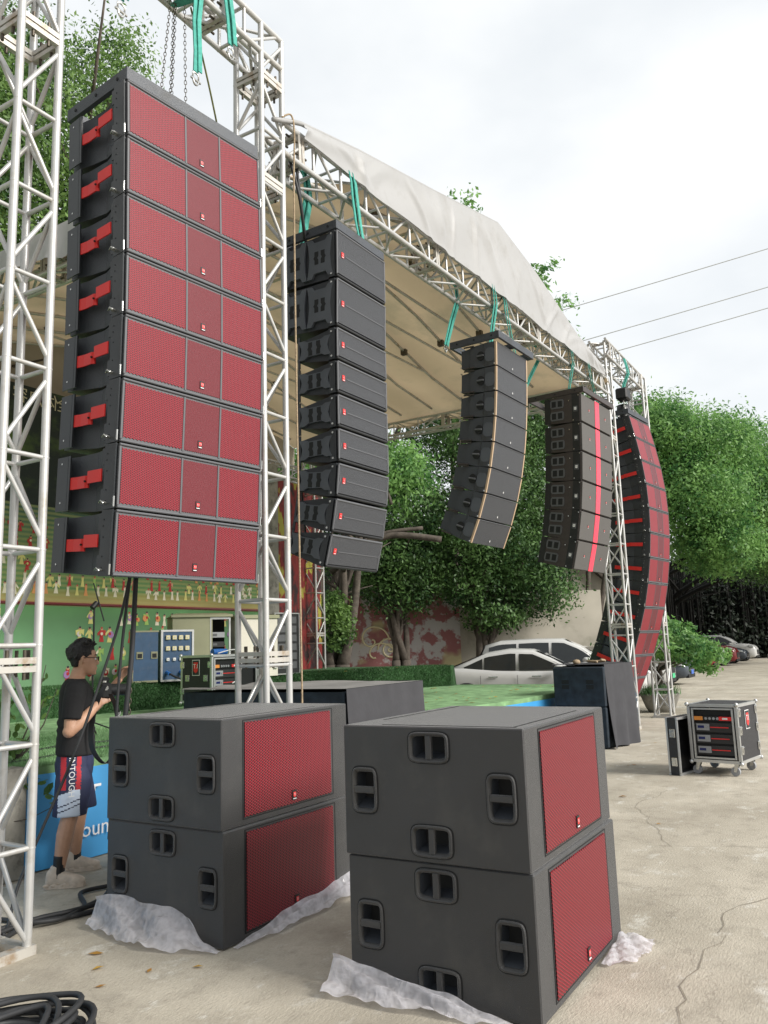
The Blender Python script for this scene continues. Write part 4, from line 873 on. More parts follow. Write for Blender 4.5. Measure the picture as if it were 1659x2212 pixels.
mb.build('cable_connector', 'plugblue', None, label='pair of blue cable connectors dangling beside the centre tower', cat='connector')
MT['wire'] = M('grey_overhead_wire', (.42, .43, .42), .7, var=.05)
for i, (a, b_) in enumerate((((34.6, 15.7), (49.5, -14)), ((35.3, 14.1), (49.2, -13)), ((35.5, 14.4), (49.2, -13.2)))):
    z0, z1 = ((16.3, 24.8), (14.9, 22.6), (14.0, 21.5))[i]
    cable('power_line', ('topmost', 'middle', 'lowest')[i]+' of the three overhead wires crossing the sky at right', 'overhead wire', [(a[0], a[1], z0), ((a[0]+b_[0])/2, (a[1]+b_[1])/2, (z0+z1)/2-.15), (b_[0], b_[1], z1)], .022, 'wire', group='overhead wires')
# far hoist motor and chain bags
m_ = thing('hoist_motor', 'small black hoist motor with a pale chain above the far curved array', 'hoist motor', (16.5, 4.12, 6.46))
MB().box((-.16, -.12, 0), (.16, .12, .24), 0, None, .03).build('motor_body', 'black', m_); mb = MB(); chain(mb, (0, 0, 0), (.15, .0, -.50), .05, .009); mb.build('chain', 'chrome', m_)
for x, y, l_ in ((16.12, 4.42, 'left'), (16.75, 4.2, 'right')):
    mb = MB(); mb.loft([[(x+r*cos(a), y+r*.8*sin(a), z) for a in np.linspace(0, 2*pi, 12, endpoint=False)] for z, r in ((5.75, .05), (5.78, .15), (6.3, .17), (6.42, .16), (6.43, .1))]); mb.build('chain_bag', 'black', None, label='black fabric chain bag hanging on the %s of the far hoist chain' % l_, cat='chain bag')

# ---------------- black draped subwoofer stacks in front of the stage ----------------
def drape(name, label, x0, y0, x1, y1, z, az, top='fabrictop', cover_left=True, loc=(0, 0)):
    t = thing(name, label, 'draped speaker stack', (loc[0], loc[1], 0), (0, 0, az))
    W_, D_ = x1, y1
    mb = MB(); mb.box((.03, .03, .02), (W_-.03, D_-.03, z-.02)); mb.build('stacked_boxes', 'navy', t)
    n = 60; vs = []; rows = 10
    for k_ in range(rows+1):
        f = k_/rows
        for i in range(n+1):
            u = i/n; per = W_+D_*.9
            s = u*per
            if s < W_: x, y, nx_, ny_ = s, 0, 0, -1
            else: x, y, nx_, ny_ = W_, s-W_, 1, 0
            o = .012+(.02+.05*f)*(.5+.5*sin(s*13+f*1.5))*f+.03*f
            vs.append((x+nx_*o, y+ny_*o, z*(1-f)+.01+.02*sin(s*6)*f*(1 if f > .9 else 0)))
    mb = MB().add(vs, [[(k_+1)*(n+1)+i, (k_+1)*(n+1)+i+1, k_*(n+1)+i+1, k_*(n+1)+i] for k_ in range(rows) for i in range(n)], 0, True)
    mb.build('side_drape', 'fabric', t)
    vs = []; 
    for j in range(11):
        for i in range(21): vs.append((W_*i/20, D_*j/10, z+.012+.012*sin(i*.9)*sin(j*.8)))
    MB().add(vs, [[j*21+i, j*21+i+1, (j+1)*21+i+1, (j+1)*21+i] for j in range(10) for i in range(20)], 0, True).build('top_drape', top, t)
    return t
drape('draped_stack', 'box stack draped in dark cloth between the two near subwoofer stacks', 0, 0, 1.55, 2.0, 1.235, .03, loc=(6.24, 4.24))
d2 = drape('draped_stack', 'draped dark speaker stack with navy side in front of the far truss tower', 0, 0, 1.15, .85, 1.235, -.10, 'fabric', loc=(12.45, 3.74))
for z0 in (.02, .62):
    mb = MB(); mb.box((-.04, -.015, z0), (.035, .82, z0+.59), 0, None, .015)
    for y in (.22, .62):
        for s in (0, 1): mb.box((-.043, y-.06, z0+.26+s*.075), (-.0395, y+.06, z0+.32+s*.075), 1)
    mb.build('navy_cabinet', ['navy', 'dark'], d2)
mb = MB(); mb.tube(curve_pts([(13.0, 4.0, 1.27), (13.15, 4.2, 1.28), (13.3, 4.1, 1.27), (13.25, 3.95, 1.28), (13.05, 3.95, 1.3)]), .02, 6); mb.blob((12.75, 4.25, 1.28), (.07, .06, .04), 5, jit=.2)
mb.build('rope_scrap', 'rope', None, label='scrap of pale rope lying on top of the far draped stack', cat='rope')

# ---------------- flight cases ----------------
def flight_case(name, label, Wx, Wy, H, loc, az, openface, logoface, wheels=True, panel='caseblk', gear='amps'):
    """x = one face length, y = other; openface 'x-' or 'y-'"""
    t = thing(name, label, 'flight case', loc, (0, 0, az)); e = .028
    b = MB(); T = .02
    walls = {'x-': ((0, 0, 0), (T, Wy, H)), 'x+': ((Wx-T, 0, 0), (Wx, Wy, H)), 'y-': ((T, 0.001, 0), (Wx-T, T, H)), 'y+': ((T, Wy-T, 0), (Wx-T, Wy-.001, H))}
    for k_, (a, c) in walls.items():
        if k_ != openface: b.box(a, c)
    b.box((T, T, .001), (Wx-T, Wy-T, T)); b.box((T, T, H-T), (Wx-T, Wy-T, H-.001)); b.build('shell', panel, t)
    a_ = MB(); o = .003
    def edge(p, q): 
        lo = [min(p[i], q[i])-o for i in range(3)]; hi = [max(p[i], q[i])+o for i in range(3)]; a_.box(lo, hi)
    for z in (0, H-e):
        for y in (0, Wy-e): edge((e, y, z), (Wx-e, y+e, z+e))
        for x in (0, Wx-e): edge((x, e, z), (x+e, Wy-e, z+e))
    for x in (0, Wx-e):
        for y in (0, Wy-e): edge((x, y, e), (x+e, y+e, H-e))
    if openface == 'x-': edge((-.0, .05, .045), (.012, .065, H-.045)); edge((0, Wy-.065, .045), (.012, Wy-.05, H-.045)); edge((0, .066, .045), (.012, Wy-.066, .058)); edge((0, .066, H-.058), (.012, Wy-.066, H-.045))
    else: edge((.05, 0, .045), (.065, .012, H-.045)); edge((Wx-.065, 0, .045), (Wx-.05, .012, H-.045)); edge((.066, 0, .045), (Wx-.066, .012, .058)); edge((.066, 0, H-.058), (Wx-.066, .012, H-.045))
    a_.build('edge_trim', 'alucase', t)
    c_ = MB()
    for x in (0, Wx):
        for y in (0, Wy):
            for z in (0, H): c_.blob((x+(-.004 if x else .004)*-1, y, z), (.026, .026, .026), 4)
    c_.build('corner_balls', 'alucase', t)
    # latches on logo face edges, logo
    if logoface == 'y-':
        la = [(x, z) for x in (.05, Wx-.05) for z in (H*.22, H*.55, H*.86)]; Xf = frame_mat((Wx*.45, -.006, H*.72), (1, 0, 0), (0, 0, 1))
        for x, z in la: l_ = MB(); l_.box((x-.035, -.012, z-.05), (x+.035, -.002, z+.05), 0, None, .004); l_.box((x-.012, -.02, z-.02), (x+.012, -.012, z+.02)); l_.cyl((x-.03, -.016, z+.035), (x+.03, -.016, z+.035), .006, 6); l_.build('latch', 'chrome', t)
    else:
        la = [(y, z) for y in (.03, Wy-.03) for z in (H*.25, H*.80)]+[(.11, H*.52), (Wy-.13, H*.52)]; Xf = frame_mat((-.006, Wy*.5, H*.74), (0, -1, 0), (0, 0, 1))
        for y, z in la: l_ = MB(); l_.box((-.012, y-.04, z-.045), (-.002, y+.04, z+.045), 0, None, .004); l_.box((-.02, y-.012, z-.02), (-.012, y+.012, z+.02)); l_.build('latch', 'chrome', t)
    lg = MB(); hh = .20; w = hh*.62
    lg.box((-w/2-.008, -hh/2-.008, -.002), (w/2+.008, hh/2+.008, .001), 2, Xf); lg.box((-w/2, -hh/2, .0), (w/2, hh/2, .003), 0, Xf)
    lg.add([(-.04, .075, .005), (.04, .075, .005), (.04, -.045, .005), (0, -.075, .005), (-.04, -.045, .005)], [[4, 3, 2, 1, 0][::-1]], 1, False, Xf)
    lg.add([(x*.085, y*.085+.018, .007) for x, y, z in TI[0]], TI[1], 2, False, Xf); lg.build('logo', ['caseblk', 'logored', 'white'], t)
    # rack gear
    F = frame_mat((.02, Wy, 0), (0, -1, 0), (0, 0, 1)) if openface == 'x-' else frame_mat((0, .02, 0), (1, 0, 0), (0, 0, 1))
    Wf = Wy if openface == 'x-' else Wx
    x0, x1 = .07, min(Wf-.07, .07+.5)
    bk = MB(); bk.box((x0-.01, .05, -.03), (Wf-.06, H-.05, -.02), 0, F); bk.build('rack_interior', 'dark', t)
    st = MB(); st.box((x0, H*.72, -.012), (x1, H*.79, 0), 0, F); st.box((x0, H*.722, 0), (x0+.10, H*.788, .006), 1, F); 
    for q in range(4): st.cyl(F @ Vector((x0+.14+.045*q, H*.755, 0)), F @ Vector((x0+.14+.045*q, H*.755, .012)), .016, 8, 3)
    st.box((x1-.15, H*.722, 0), (x1, H*.788, .006), 2, F); st.box((x1-.11, H*.74, .006), (x1-.05, H*.77, .008), 4, F); st.build('power_strip', ['black', 'orange', 'logored', 'ampgrey', 'white'], t)
    for q in range(3 if gear == 'amps' else 2):
        zc = H*(.60-.195*q)
        A = MB(); A.box((x0, zc-.055, -.018), (x1, zc+.05, -.004), 0, F); A.box((x0+.02, zc-.035, -.004), (x0+.17, zc+.04, .006), 1, F)
        A.box((x0+.035, zc-.01, .006), (x0+.11, zc+.02, .009), 2, F); A.cyl(F @ Vector((x0+.14, zc+.005, .006)), F @ Vector((x0+.14, zc+.005, .016)), .012, 8, 1); A.box((x0+.18, zc-.004, -.004), (x1-.05, zc+.006, .003), 3, F)
        A.build('amplifier', ['amp', 'ampgrey', 'lcd', 'logored'], t)
    if wheels:
        for x in (.07, Wx-.07):
            for y in (.07, Wy-.07):
                w_ = MB(); w_.cyl((x-.02, y+.03, -.095), (x+.02, y+.03, -.095), .052, 16, 0); w_.box((x-.035, y-.035, -.012), (x+.035, y+.035, -.001), 1)
                for s in (-.027, .022): w_.hexa([(x+s, y-.02, -.012), (x+s+.005, y-.02, -.012), (x+s+.005, y+.03, -.012), (x+s, y+.03, -.012), (x+s, y+.015, -.10), (x+s+.005, y+.015, -.10), (x+s+.005, y+.045, -.10), (x+s, y+.045, -.10)][::1], 1)
                w_.build('caster', ['ampgrey', 'chrome'], t)
    return t
flight_case('rack_case', 'open black rack flight case on casters with red badge, standing on concrete at right', .70, .58, .665, (10.405, 1.605, .148), -.17, 'x-', 'y-')
flight_case('rack_case', 'open black rack flight case on the turf stage behind the centre tower', .98, .585, .65, (8.51, 7.99, .93), -.01, 'y-', 'x-', gear='two')
t = thing('case_lid', 'removed flight case lid standing on edge beside the rack case at right', 'case lid', (10.31, 2.27, .005), (0, 0, .34))
mb = MB(); mb.box((0, .0, 0), (.02, .12, .66)); mb.box((.0, .12, 0), (.52, .14, .66)); mb.box((.50, 0, 0), (.52, .12, .66)); mb.box((.02, 0, 0), (.50, .12, .02)); mb.box((.02, 0, .64), (.50, .12, .66))
t.rotation_euler = (0, 0, -.25); mb.build('lid_shell', 'caseblk', t)
mb = MB()
for x in (-.003, .497):
    mb.box((x, -.004, .028), (x+.026, .014, .632)); mb.box((x, .122, .028), (x+.026, .144, .632))
for z in (-.003, .635): mb.box((-.004, -.005, z), (.524, .015, z+.027)); mb.box((-.004, .121, z), (.524, .145, z+.027))
mb.build('edge_trim', 'alucase', t)
for z in (.15, .48): mb = MB(); mb.box((-.014, .03, z-.05), (-.002, .10, z+.05), 0, None, .004); mb.box((-.022, .05, z-.02), (-.014, .08, z+.02)); mb.build('latch', 'chrome', t)
# blue distro case on the ledge with open door
t = thing('distro_case', 'open blue power distribution case with cream sockets on the turf ledge', 'power distribution case', (9.27, 9.75, ZL), (0, 0, -.42))
Wc, Hc = .50, .80
mb = MB(); mb.box((0, .0, 0), (Wc, .4, Hc), 0); mb.build('case_body', 'bluecase', t)
mb = MB()
for (a, c) in (((-.02, -.012, -.0), (Wc+.02, .02, .03)), ((-.02, -.012, Hc-.03), (Wc+.02, .02, Hc+.001)), ((-.02, -.012, .031), (.012, .02, Hc-.031)), ((Wc-.012, -.012, .031), (Wc+.02, .02, Hc-.031))): mb.box(a, c)
mb.build('edge_trim', 'alucase', t)
for r_ in range(3):
    for c_ in range(4):
        x, z = .09+.105*c_, Hc-.12-.17*r_; s_ = .034 if r_ < 2 else .024
        mb = MB(); mb.box((x-s_, -.03, z-s_), (x+s_, -.001, z+s_), 0, None, .005); mb.box((x-s_*.3, -.034, z-s_*.3), (x+s_*.3, -.0305, z+s_*.3), 1); mb.build('socket', ['yellowish' if r_ < 2 else 'white', 'alucase'], t)
for x in (.08, .30, .40): MB().cyl((x, -.001, .14), (x+.01, -.10, .12), .028, 10).build('plug', 'plugblue', t)
for P in ([(.3, -.1, .12), (.28, -.16, .06), (.34, -.2, .0), (.42, -.2, -.0)], [(.09, -.1, .12), (.18, -.18, .06), (.3, -.25, .02), (.4, -.3, .02)]): MB().tube(curve_pts(P), .016, 8).build('plug_cable', 'rubber', t)
dt = thing('case_door', 'blue case door with two recessed handles standing open beside the distribution case', 'case door', (8.91, 9.91, ZL), (0, 0, -.42))
mb = MB(); mb.box((-.06, 0, .0), (.33, .06, Hc-.03)); mb.build('door_panel', 'bluecase', dt)
mb = MB(); mb.box((-.1, -.004, 0), (-.055, .064, Hc-.02)); mb.box((-.1, -.005, Hc-.03), (.34, .066, Hc-.005)); mb.box((-.054, -.005, -.0), (.33, -.001, .03)); mb.build('edge_trim', 'olive', dt)
for x in (.04, .27): mb = MB(); mb.box((x-.05, -.012, .36), (x+.05, -.001, .47)); mb.box((x-.035, -.014, .375), (x+.035, -.0125, .44), 1); mb.build('handle', ['olive', 'dark'], dt)
# olive/cream equipment cabinets
t = thing('equipment_cabinet', 'olive steel outdoor cabinet with open rack door on the turf ledge', 'equipment cabinet', (9.85, 10.12, ZL), (0, 0, -.62))
mb = MB(); mb.box((0, 0, 0), (.62, .6, 1.02)); mb.build('cabinet_body', 'olive', t)
mb = MB(); mb.hexa([(-.03, -.04, 1.021), (1.0, -.04, 1.021), (1.0, .64, 1.021), (-.03, .64, 1.021), (-.03, -.04, 1.06), (1.0, -.04, 1.06), (.95, .3, 1.10), (.1, .3, 1.10)]); mb.build('cabinet_roof', 'olive', t)
mb = MB(); mb.box((.621, 0.0, 0), (.66, .6, 1.02), 0); mb.box((.66, .0, 0), (.97, .03, .03), 0); mb.box((.94, .0, .031), (.97, .03, 1.0), 1); mb.box((.62, -.002, .98), (.97, .03, 1.015), 1); mb.box((.62, -.006, .03), (.64, -.001, .98), 1); mb.box((.66, .5, .0), (.97, .52, 1.0), 2); mb.build('rack_opening', ['olive', 'alucase', 'dark'], t)
for i in range(5):
    z = .72-.16*i; mb = MB(); mb.box((.665, .06+.002*i, z-.045), (.88, .4, z+.045), 0 if i else 1); mb.box((.68, .055, z-.02), (.75, .0595, z+.02), 2); mb.build('amplifier', ['amp', 'ampgrey', 'frame'], t)
t = thing('equipment_cabinet', 'cream steel cabinet behind the centre tower, next to the olive one', 'equipment cabinet', (10.67, 9.38, ZL), (0, 0, -.45))
mb = MB(); mb.box((0, 0, 0), (.70, .5, .98)); mb.build("cabinet_body", "cream", t); MB().box((-.03, -.03, .981), (.73, .53, 1.04)).build('cabinet_roof', 'olive', t); MB().box((.62, -.03, .12), (.68, -.001, .18), 0, None, .005).build('lock', 'chrome', t)
t = thing('rack_unit', 'dark equipment rack with aluminium frame seen through the centre tower', 'equipment rack', (11.46, 9.26, ZL+.02), (0, 0, -.1))
mb = MB(); mb.box((0, 0, 0), (.6, .3, 1.05)); mb.build("rack_body", 'amp', t); mb = MB(); mb.box((-.02, -.02, -.02), (.0, .0, 1.07)); mb.box((.6, -.02, -.02), (.62, .0, 1.07)); mb.box((.001, -.02, 1.05), (.599, .0, 1.07)); mb.box((.001, -.02, -.02), (.599, 0, 0)); mb.build('edge_trim', 'alucase', t)
for i in range(6): MB().box((.06, -.012, .08+.16*i), (.54, -.001, .20+.16*i)).build('rack_panel', 'frame', t)
for P, lab, mt_ in (([(8.75, 8.1, 1.60), (9.0, 7.98, 1.64), (9.08, 7.95, 1.45), (8.95, 7.9, 1.25), (8.85, 7.92, 1.18)], 'white cable hanging over the stage rack case', 'white'), ([(9.4, 8.1, 1.5), (9.5, 7.95, 1.3), (9.45, 7.9, 1.0), (9.55, 7.95, .85)], 'second white cable hanging at the back of the stage rack case', 'white')): cable('white_cable', lab, 'cable', P, .008, mt_)
MB().cyl((8.8, 8.25, 1.62), (9.05, 8.22, 1.62), .045, 10).build('blue_connector', 'plugblue', None, label='blue power connector lying on top of the stage rack case', cat='connector')
# microphone stand on the deck
t = thing('microphone_stand', 'thin black boom microphone stand standing on the turf stage', 'microphone stand', (6.22, 7.62, ZD))
MB().cyl((0, 0, .03), (0, 0, 1.42), .011, 8).build('pole', 'black', t); MB().cyl((-.02, -.0, 1.65), (.09, -.06, 1.22), .008, 8).build('boom', 'black', t)
MB().cyl((-.03, 0, 1.37), (.03, 0, 1.43), .03, 10).build('clutch', 'black', t)
for a in (0, 2.1, 4.2): MB().cyl((0, 0, .12), (.3*cos(a), .3*sin(a), .01), .008, 6).build('leg', 'black', t)

# ---------------- bubble wrap under the subwoofers ----------------
def bubble_mat():
    m, t, b, o = nodes('bubble_wrap_film'); n, l = t.nodes, t.links
    c = n.new('ShaderNodeTexCoord'); v = n.new('ShaderNodeTexVoronoi'); v.inputs['Scale'].default_value = 95; v.inputs['Randomness'].default_value = .15; l.new(c.outputs['Object'], v.inputs['Vector'])
    z = n.new('ShaderNodeTexNoise'); z.inputs['Scale'].default_value = 7; z.inputs['Detail'].default_value = 3; l.new(c.outputs['Object'], z.inputs['Vector'])
    cv = n.new('ShaderNodeTexVoronoi'); cv.feature = 'F1'; cv.inputs['Scale'].default_value = 13; l.new(c.outputs['Object'], cv.inputs['Vector'])
    b.inputs['Base Color'].default_value = (.93, .92, .98, 1); b.inputs['Roughness'].default_value = .12; b.inputs['Specular IOR Level'].default_value = .8
    bp = n.new('ShaderNodeBump'); bp.inputs['Strength'].default_value = .35; bp.inputs['Distance'].default_value = .003; l.new(v.outputs['Distance'], bp.inputs['Height'])
    b2 = n.new('ShaderNodeBump'); b2.inputs['Strength'].default_value = .6; b2.inputs['Distance'].default_value = -.03; l.new(cv.outputs['Distance'], b2.inputs['Height']); l.new(bp.outputs[0], b2.inputs['Normal']); l.new(b2.outputs[0], b.inputs['Normal'])
    tr = n.new('ShaderNodeBsdfTransparent'); tl = n.new('ShaderNodeBsdfTranslucent'); tl.inputs[0].default_value = (.93, .92, .97, 1)
    m1 = n.new('ShaderNodeMixShader'); m1.inputs[0].default_value = .62; m2 = n.new('ShaderNodeMixShader')
    r = n.new('ShaderNodeMapRange'); r.inputs[1].default_value = .35; r.inputs[2].default_value = .65; r.inputs[3].default_value = .04; r.inputs[4].default_value = .28; l.new(z.outputs['Fac'], r.inputs[0])
    l.new(b.outputs[0], m1.inputs[1]); l.new(tl.outputs[0], m1.inputs[2]); q_ = n.new('ShaderNodeMapping'); q_.inputs['Scale'].default_value = (1, .45, 1.6); q_.inputs['Rotation'].default_value = (.4, .2, .6); l.new(c.outputs['Object'], q_.inputs[0])
    dn = n.new('ShaderNodeVectorMath'); dn.operation = 'MULTIPLY_ADD'; dn.inputs[1].default_value = (.5, .5, .5); l.new(z.outputs['Color'], dn.inputs[0]); l.new(q_.outputs[0], dn.inputs[2])
    ve = n.new('ShaderNodeTexVoronoi'); ve.feature = 'DISTANCE_TO_EDGE'; ve.inputs['Scale'].default_value = 5.5; l.new(dn.outputs[0], ve.inputs['Vector'])
    r.inputs[1].default_value = .0; r.inputs[2].default_value = .30; r.inputs[3].default_value = .04; r.inputs[4].default_value = .34; l.new(ve.outputs['Distance'], r.inputs[0])
    l.new(ve.outputs['Distance'], b2.inputs['Height'])
    l.new(r.outputs[0], m2.inputs[0]); l.new(m1.outputs[0], m2.inputs[1]); l.new(tr.outputs[0], m2.inputs[2]); l.new(m2.outputs[0], o.inputs[0]); return m
MT['bubble'] = bubble_mat()
def wrap(label, org, az, runs):
    """runs: list of (axis path points (x,y), outward normal, heights, widths)"""
    t = thing('bubble_wrap', label, 'bubble wrap', (org[0], org[1], 0), (0, 0, az))
    for si, (P0, P1, nrm, prof_) in enumerate(runs):
        n = 90; m = 16; vs = []; rnd = random.Random(si+5)
        ph = [rnd.uniform(0, 6) for _ in range(6)]
        for i in range(n+1):
            u = i/n; x, y = P0[0]+(P1[0]-P0[0])*u, P0[1]+(P1[1]-P0[1])*u
            # interpolate height and width
            for a, c in zip(prof_[:-1], prof_[1:]):
                if a[0] <= u <= c[0]: f = (u-a[0])/(c[0]-a[0]+1e-9); f = f*f*(3-2*f); h_, w_ = a[1]+(c[1]-a[1])*f, a[2]+(c[2]-a[2])*f
            w_ *= 1+.16*sin(u*7+ph[0])+.07*sin(u*15+ph[1]); h_ *= 1+.05*sin(u*11+ph[2])
            for j in range(m+1):
                v = j/m
                # profile: leans away from the cabinet, then a crumpled skirt on the floor, curling up at the rim
                a = v*pi*.5; out = .02+w_*(1-cos(a))*.95+.03*v; z = h_*(1-v)**1.15+.006
                z += (.034*abs(sin(u*7+v*5+ph[3]))+.012*abs(sin(u*16-v*7+ph[4])))*v*(1.15-v)*3*min(1, h_*9+w_*3)+.005*sin(u*71+v*23+ph[4])*v*min(1, w_*6)
                out += (.018*sin(u*15+v*6+ph[5])+.009*sin(u*33-v*9))*(1-v)*min(1, h_*8)*.7
                if v > .85: z += .010*(v-.85)/.15*(1+sin(u*19)+.5*sin(u*47))
                vs.append((x+nrm[0]*max(out, .012), y+nrm[1]*max(out, .012), max(z, .004)))
        MB().add(vs, [[i*(m+1)+j, i*(m+1)+j+1, (i+1)*(m+1)+j+1, (i+1)*(m+1)+j] for i in range(n) for j in range(m)], 0, True).build('film_sheet', 'bubble', t)
    return t
wrap('crumpled bubble wrap under the left-hand subwoofer stack', (3.585, 3.275), -.004, [
    ((0, .0), (0, 1.0), (-1, 0), [(0, .004, .02), (.12, .03, .09), (.25, .14, .13), (.42, .18, .17), (.55, .19, .12), (.75, .19, .10), (.9, .18, .08), (1, .17, .07)]),
    ((.05, 0), (1.30, 0), (0, -1), [(0, .004, .015), (.15, .03, .04), (.35, .07, .05), (.6, .09, .06), (.85, .12, .07), (1, .13, .08)])])
wrap('crumpled bubble wrap under the nearer right-hand subwoofer stack', (3.49, 1.418), .012, [
    ((0, .08), (0, 1.03), (-1, 0), [(0, .004, .02), (.18, .03, .04), (.4, .075, .05), (.6, .10, .07), (.85, .12, .09), (1, .16, .12)]),
    ((.78, 0), (1.22, 0), (0, -1), [(0, .01, .03), (.3, .02, .12), (.6, .03, .14), (.8, .05, .20), (1, .02, .15)])])
# ---------------- printed backdrop behind the stage ----------------
def mural_mat():
    m, t, b, o = nodes('printed_green_backdrop'); n, l = t.nodes, t.links
    c = n.new('ShaderNodeTexCoord'); s = n.new('ShaderNodeSeparateXYZ'); l.new(c.outputs['Object'], s.inputs[0])
    r = n.new('ShaderNodeValToRGB'); cr = r.color_ramp
    mr = n.new('ShaderNodeMapRange'); mr.inputs[1].default_value = 1.19; mr.inputs[2].default_value = 3.95; l.new(s.outputs['Z'], mr.inputs[0]); l.new(mr.outputs[0], r.inputs[0])
    stops = [(0, (.16, .32, .16)), (.25, (.14, .31, .15)), (.36, (.11, .25, .11)), (.44, (.11, .28, .10)), (.448, (.30, .05, .03)), (.47, (.42, .33, .12)), (.52, (.28, .28, .08)), (.54, (.10, .24, .08)), (.72, (.16, .26, .10)), (.86, (.10, .20, .10)), (1, (.03, .09, .07))]
    cr.elements[0].position = 0; cr.elements[0].color = rgba(stops[0][1]); cr.elements[1].position = 1; cr.elements[1].color = rgba(stops[-1][1])
    for p_, c_ in stops[1:-1]: e = cr.elements.new(p_); e.color = rgba(c_)
    # thin bleacher stripes in the upper half
    w = n.new('ShaderNodeTexWave'); w.wave_type = 'BANDS'; w.bands_direction = 'Z'; w.inputs['Scale'].default_value = 4.2; w.inputs['Distortion'].default_value = .3; l.new(c.outputs['Object'], w.inputs['Vector'])
    g = n.new('ShaderNodeMapRange'); g.inputs[1].default_value = 2.44; g.inputs[2].default_value = 2.46; l.new(s.outputs['Z'], g.inputs[0])
    mu = n.new('ShaderNodeMath'); mu.operation = 'MULTIPLY'; l.new(w.outputs['Fac'], mu.inputs[0]); l.new(g.outputs[0], mu.inputs[1])
    mu2 = n.new('ShaderNodeMath'); mu2.operation = 'MULTIPLY'; mu2.inputs[1].default_value = .55; l.new(mu.outputs[0], mu2.inputs[0])
    mm = n.new('ShaderNodeMix'); mm.data_type = 'RGBA'; l.new(mu2.outputs[0], mm.inputs[0]); l.new(r.outputs[0], mm.inputs[6]); mm.inputs[7].default_value = (.38, .38, .14, 1)
    z = n.new('ShaderNodeTexNoise'); z.inputs['Scale'].default_value = 1.3; z.inputs['Detail'].default_value = 4; l.new(c.outputs['Object'], z.inputs['Vector'])
    m2 = n.new('ShaderNodeMix'); m2.data_type = 'RGBA'; m2.blend_type = 'MULTIPLY'; m2.inputs[0].default_value = .6; r2 = n.new('ShaderNodeValToRGB'); r2.color_ramp.elements[0].color = (.55, .55, .55, 1); r2.color_ramp.elements[1].color = (1.3, 1.3, 1.3, 1)
    l.new(z.outputs['Fac'], r2.inputs[0]); l.new(mm.outputs[2], m2.inputs[6]); l.new(r2.outputs[0], m2.inputs[7]); l.new(m2.outputs[2], b.inputs['Base Color']); b.inputs['Roughness'].default_value = .7
    return m
MT['mural'] = mural_mat()
def spot_mat(name, base, spots, scale, lo, hi, mp=(1, 1, 1), base2=None, s2=1.0):
    m, t, b, o = nodes(name); n, l = t.nodes, t.links
    c = n.new('ShaderNodeTexCoord'); q = n.new('ShaderNodeMapping'); q.inputs['Scale'].default_value = mp; l.new(c.outputs['Object'], q.inputs[0])
    z = n.new('ShaderNodeTexNoise'); z.inputs['Scale'].default_value = scale; z.inputs['Detail'].default_value = 7; z.inputs['Roughness'].default_value = .62; l.new(q.outputs[0], z.inputs['Vector'])
    r = n.new('ShaderNodeValToRGB'); r.color_ramp.elements[0].position = lo; r.color_ramp.elements[1].position = hi; l.new(z.outputs['Fac'], r.inputs[0])
    mm = n.new('ShaderNodeMix'); mm.data_type = 'RGBA'; l.new(r.outputs[0], mm.inputs[0]); mm.inputs[6].default_value = rgba(base); mm.inputs[7].default_value = rgba(spots); src = mm.outputs[2]
    if base2:
        z2 = n.new('ShaderNodeTexNoise'); z2.inputs['Scale'].default_value = s2; z2.inputs['Detail'].default_value = 3; l.new(q.outputs[0], z2.inputs['Vector'])
        r2 = n.new('ShaderNodeValToRGB'); r2.color_ramp.elements[0].position = .57; r2.color_ramp.elements[1].position = .61; l.new(z2.outputs['Fac'], r2.inputs[0])
        m3 = n.new('ShaderNodeMix'); m3.data_type = 'RGBA'; l.new(r2.outputs[0], m3.inputs[0]); l.new(src, m3.inputs[6]); m3.inputs[7].default_value = rgba(base2); src = m3.outputs[2]
    l.new(src, b.inputs['Base Color']); b.inputs['Roughness'].default_value = .75; return m
MT['dboard'] = spot_mat('dark_board_print', (.013, .022, .020), (.085, .14, .030), .9, .50, .68, (1, 1, 1.5))
MT['redmural'] = spot_mat('red_yellow_mural_print', (.03, .015, .015), (.21, .02, .018), 2.6, .40, .50, (1.6, 1, .7), (.36, .33, .05), 2.6)
MT['wallmural'] = spot_mat('peeling_red_wall_mural', (.30, .12, .12), (.48, .46, .45), 1.5, .50, .545, (1, 1, 1.1), (.48, .42, .24), .5)
bd = thing('printed_backdrop', 'wide printed backdrop behind the stage with rows of small costumed figures on green', 'backdrop', (0, 0, 0))
MB().box((3.0, 11.0, ZL), (13.35, 11.03, 3.95)).build('mural_print', 'mural', bd)
PAL = {'r': (.45, .03, .03), 'y': (.62, .58, .20), 'w': (.70, .66, .50), 'o': (.62, .28, .10), 'p': (.35, .2, .42), 'k': (.03, .03, .04), 's': (.55, .30, .18), 'g': (.30, .48, .12), 'e': (.66, .62, .60)}
PK = list(PAL); 
for k_, c_ in PAL.items(): MT['p_'+k_] = M('print_'+k_, c_, .7, var=.08)
fig = MB()
FS = .82
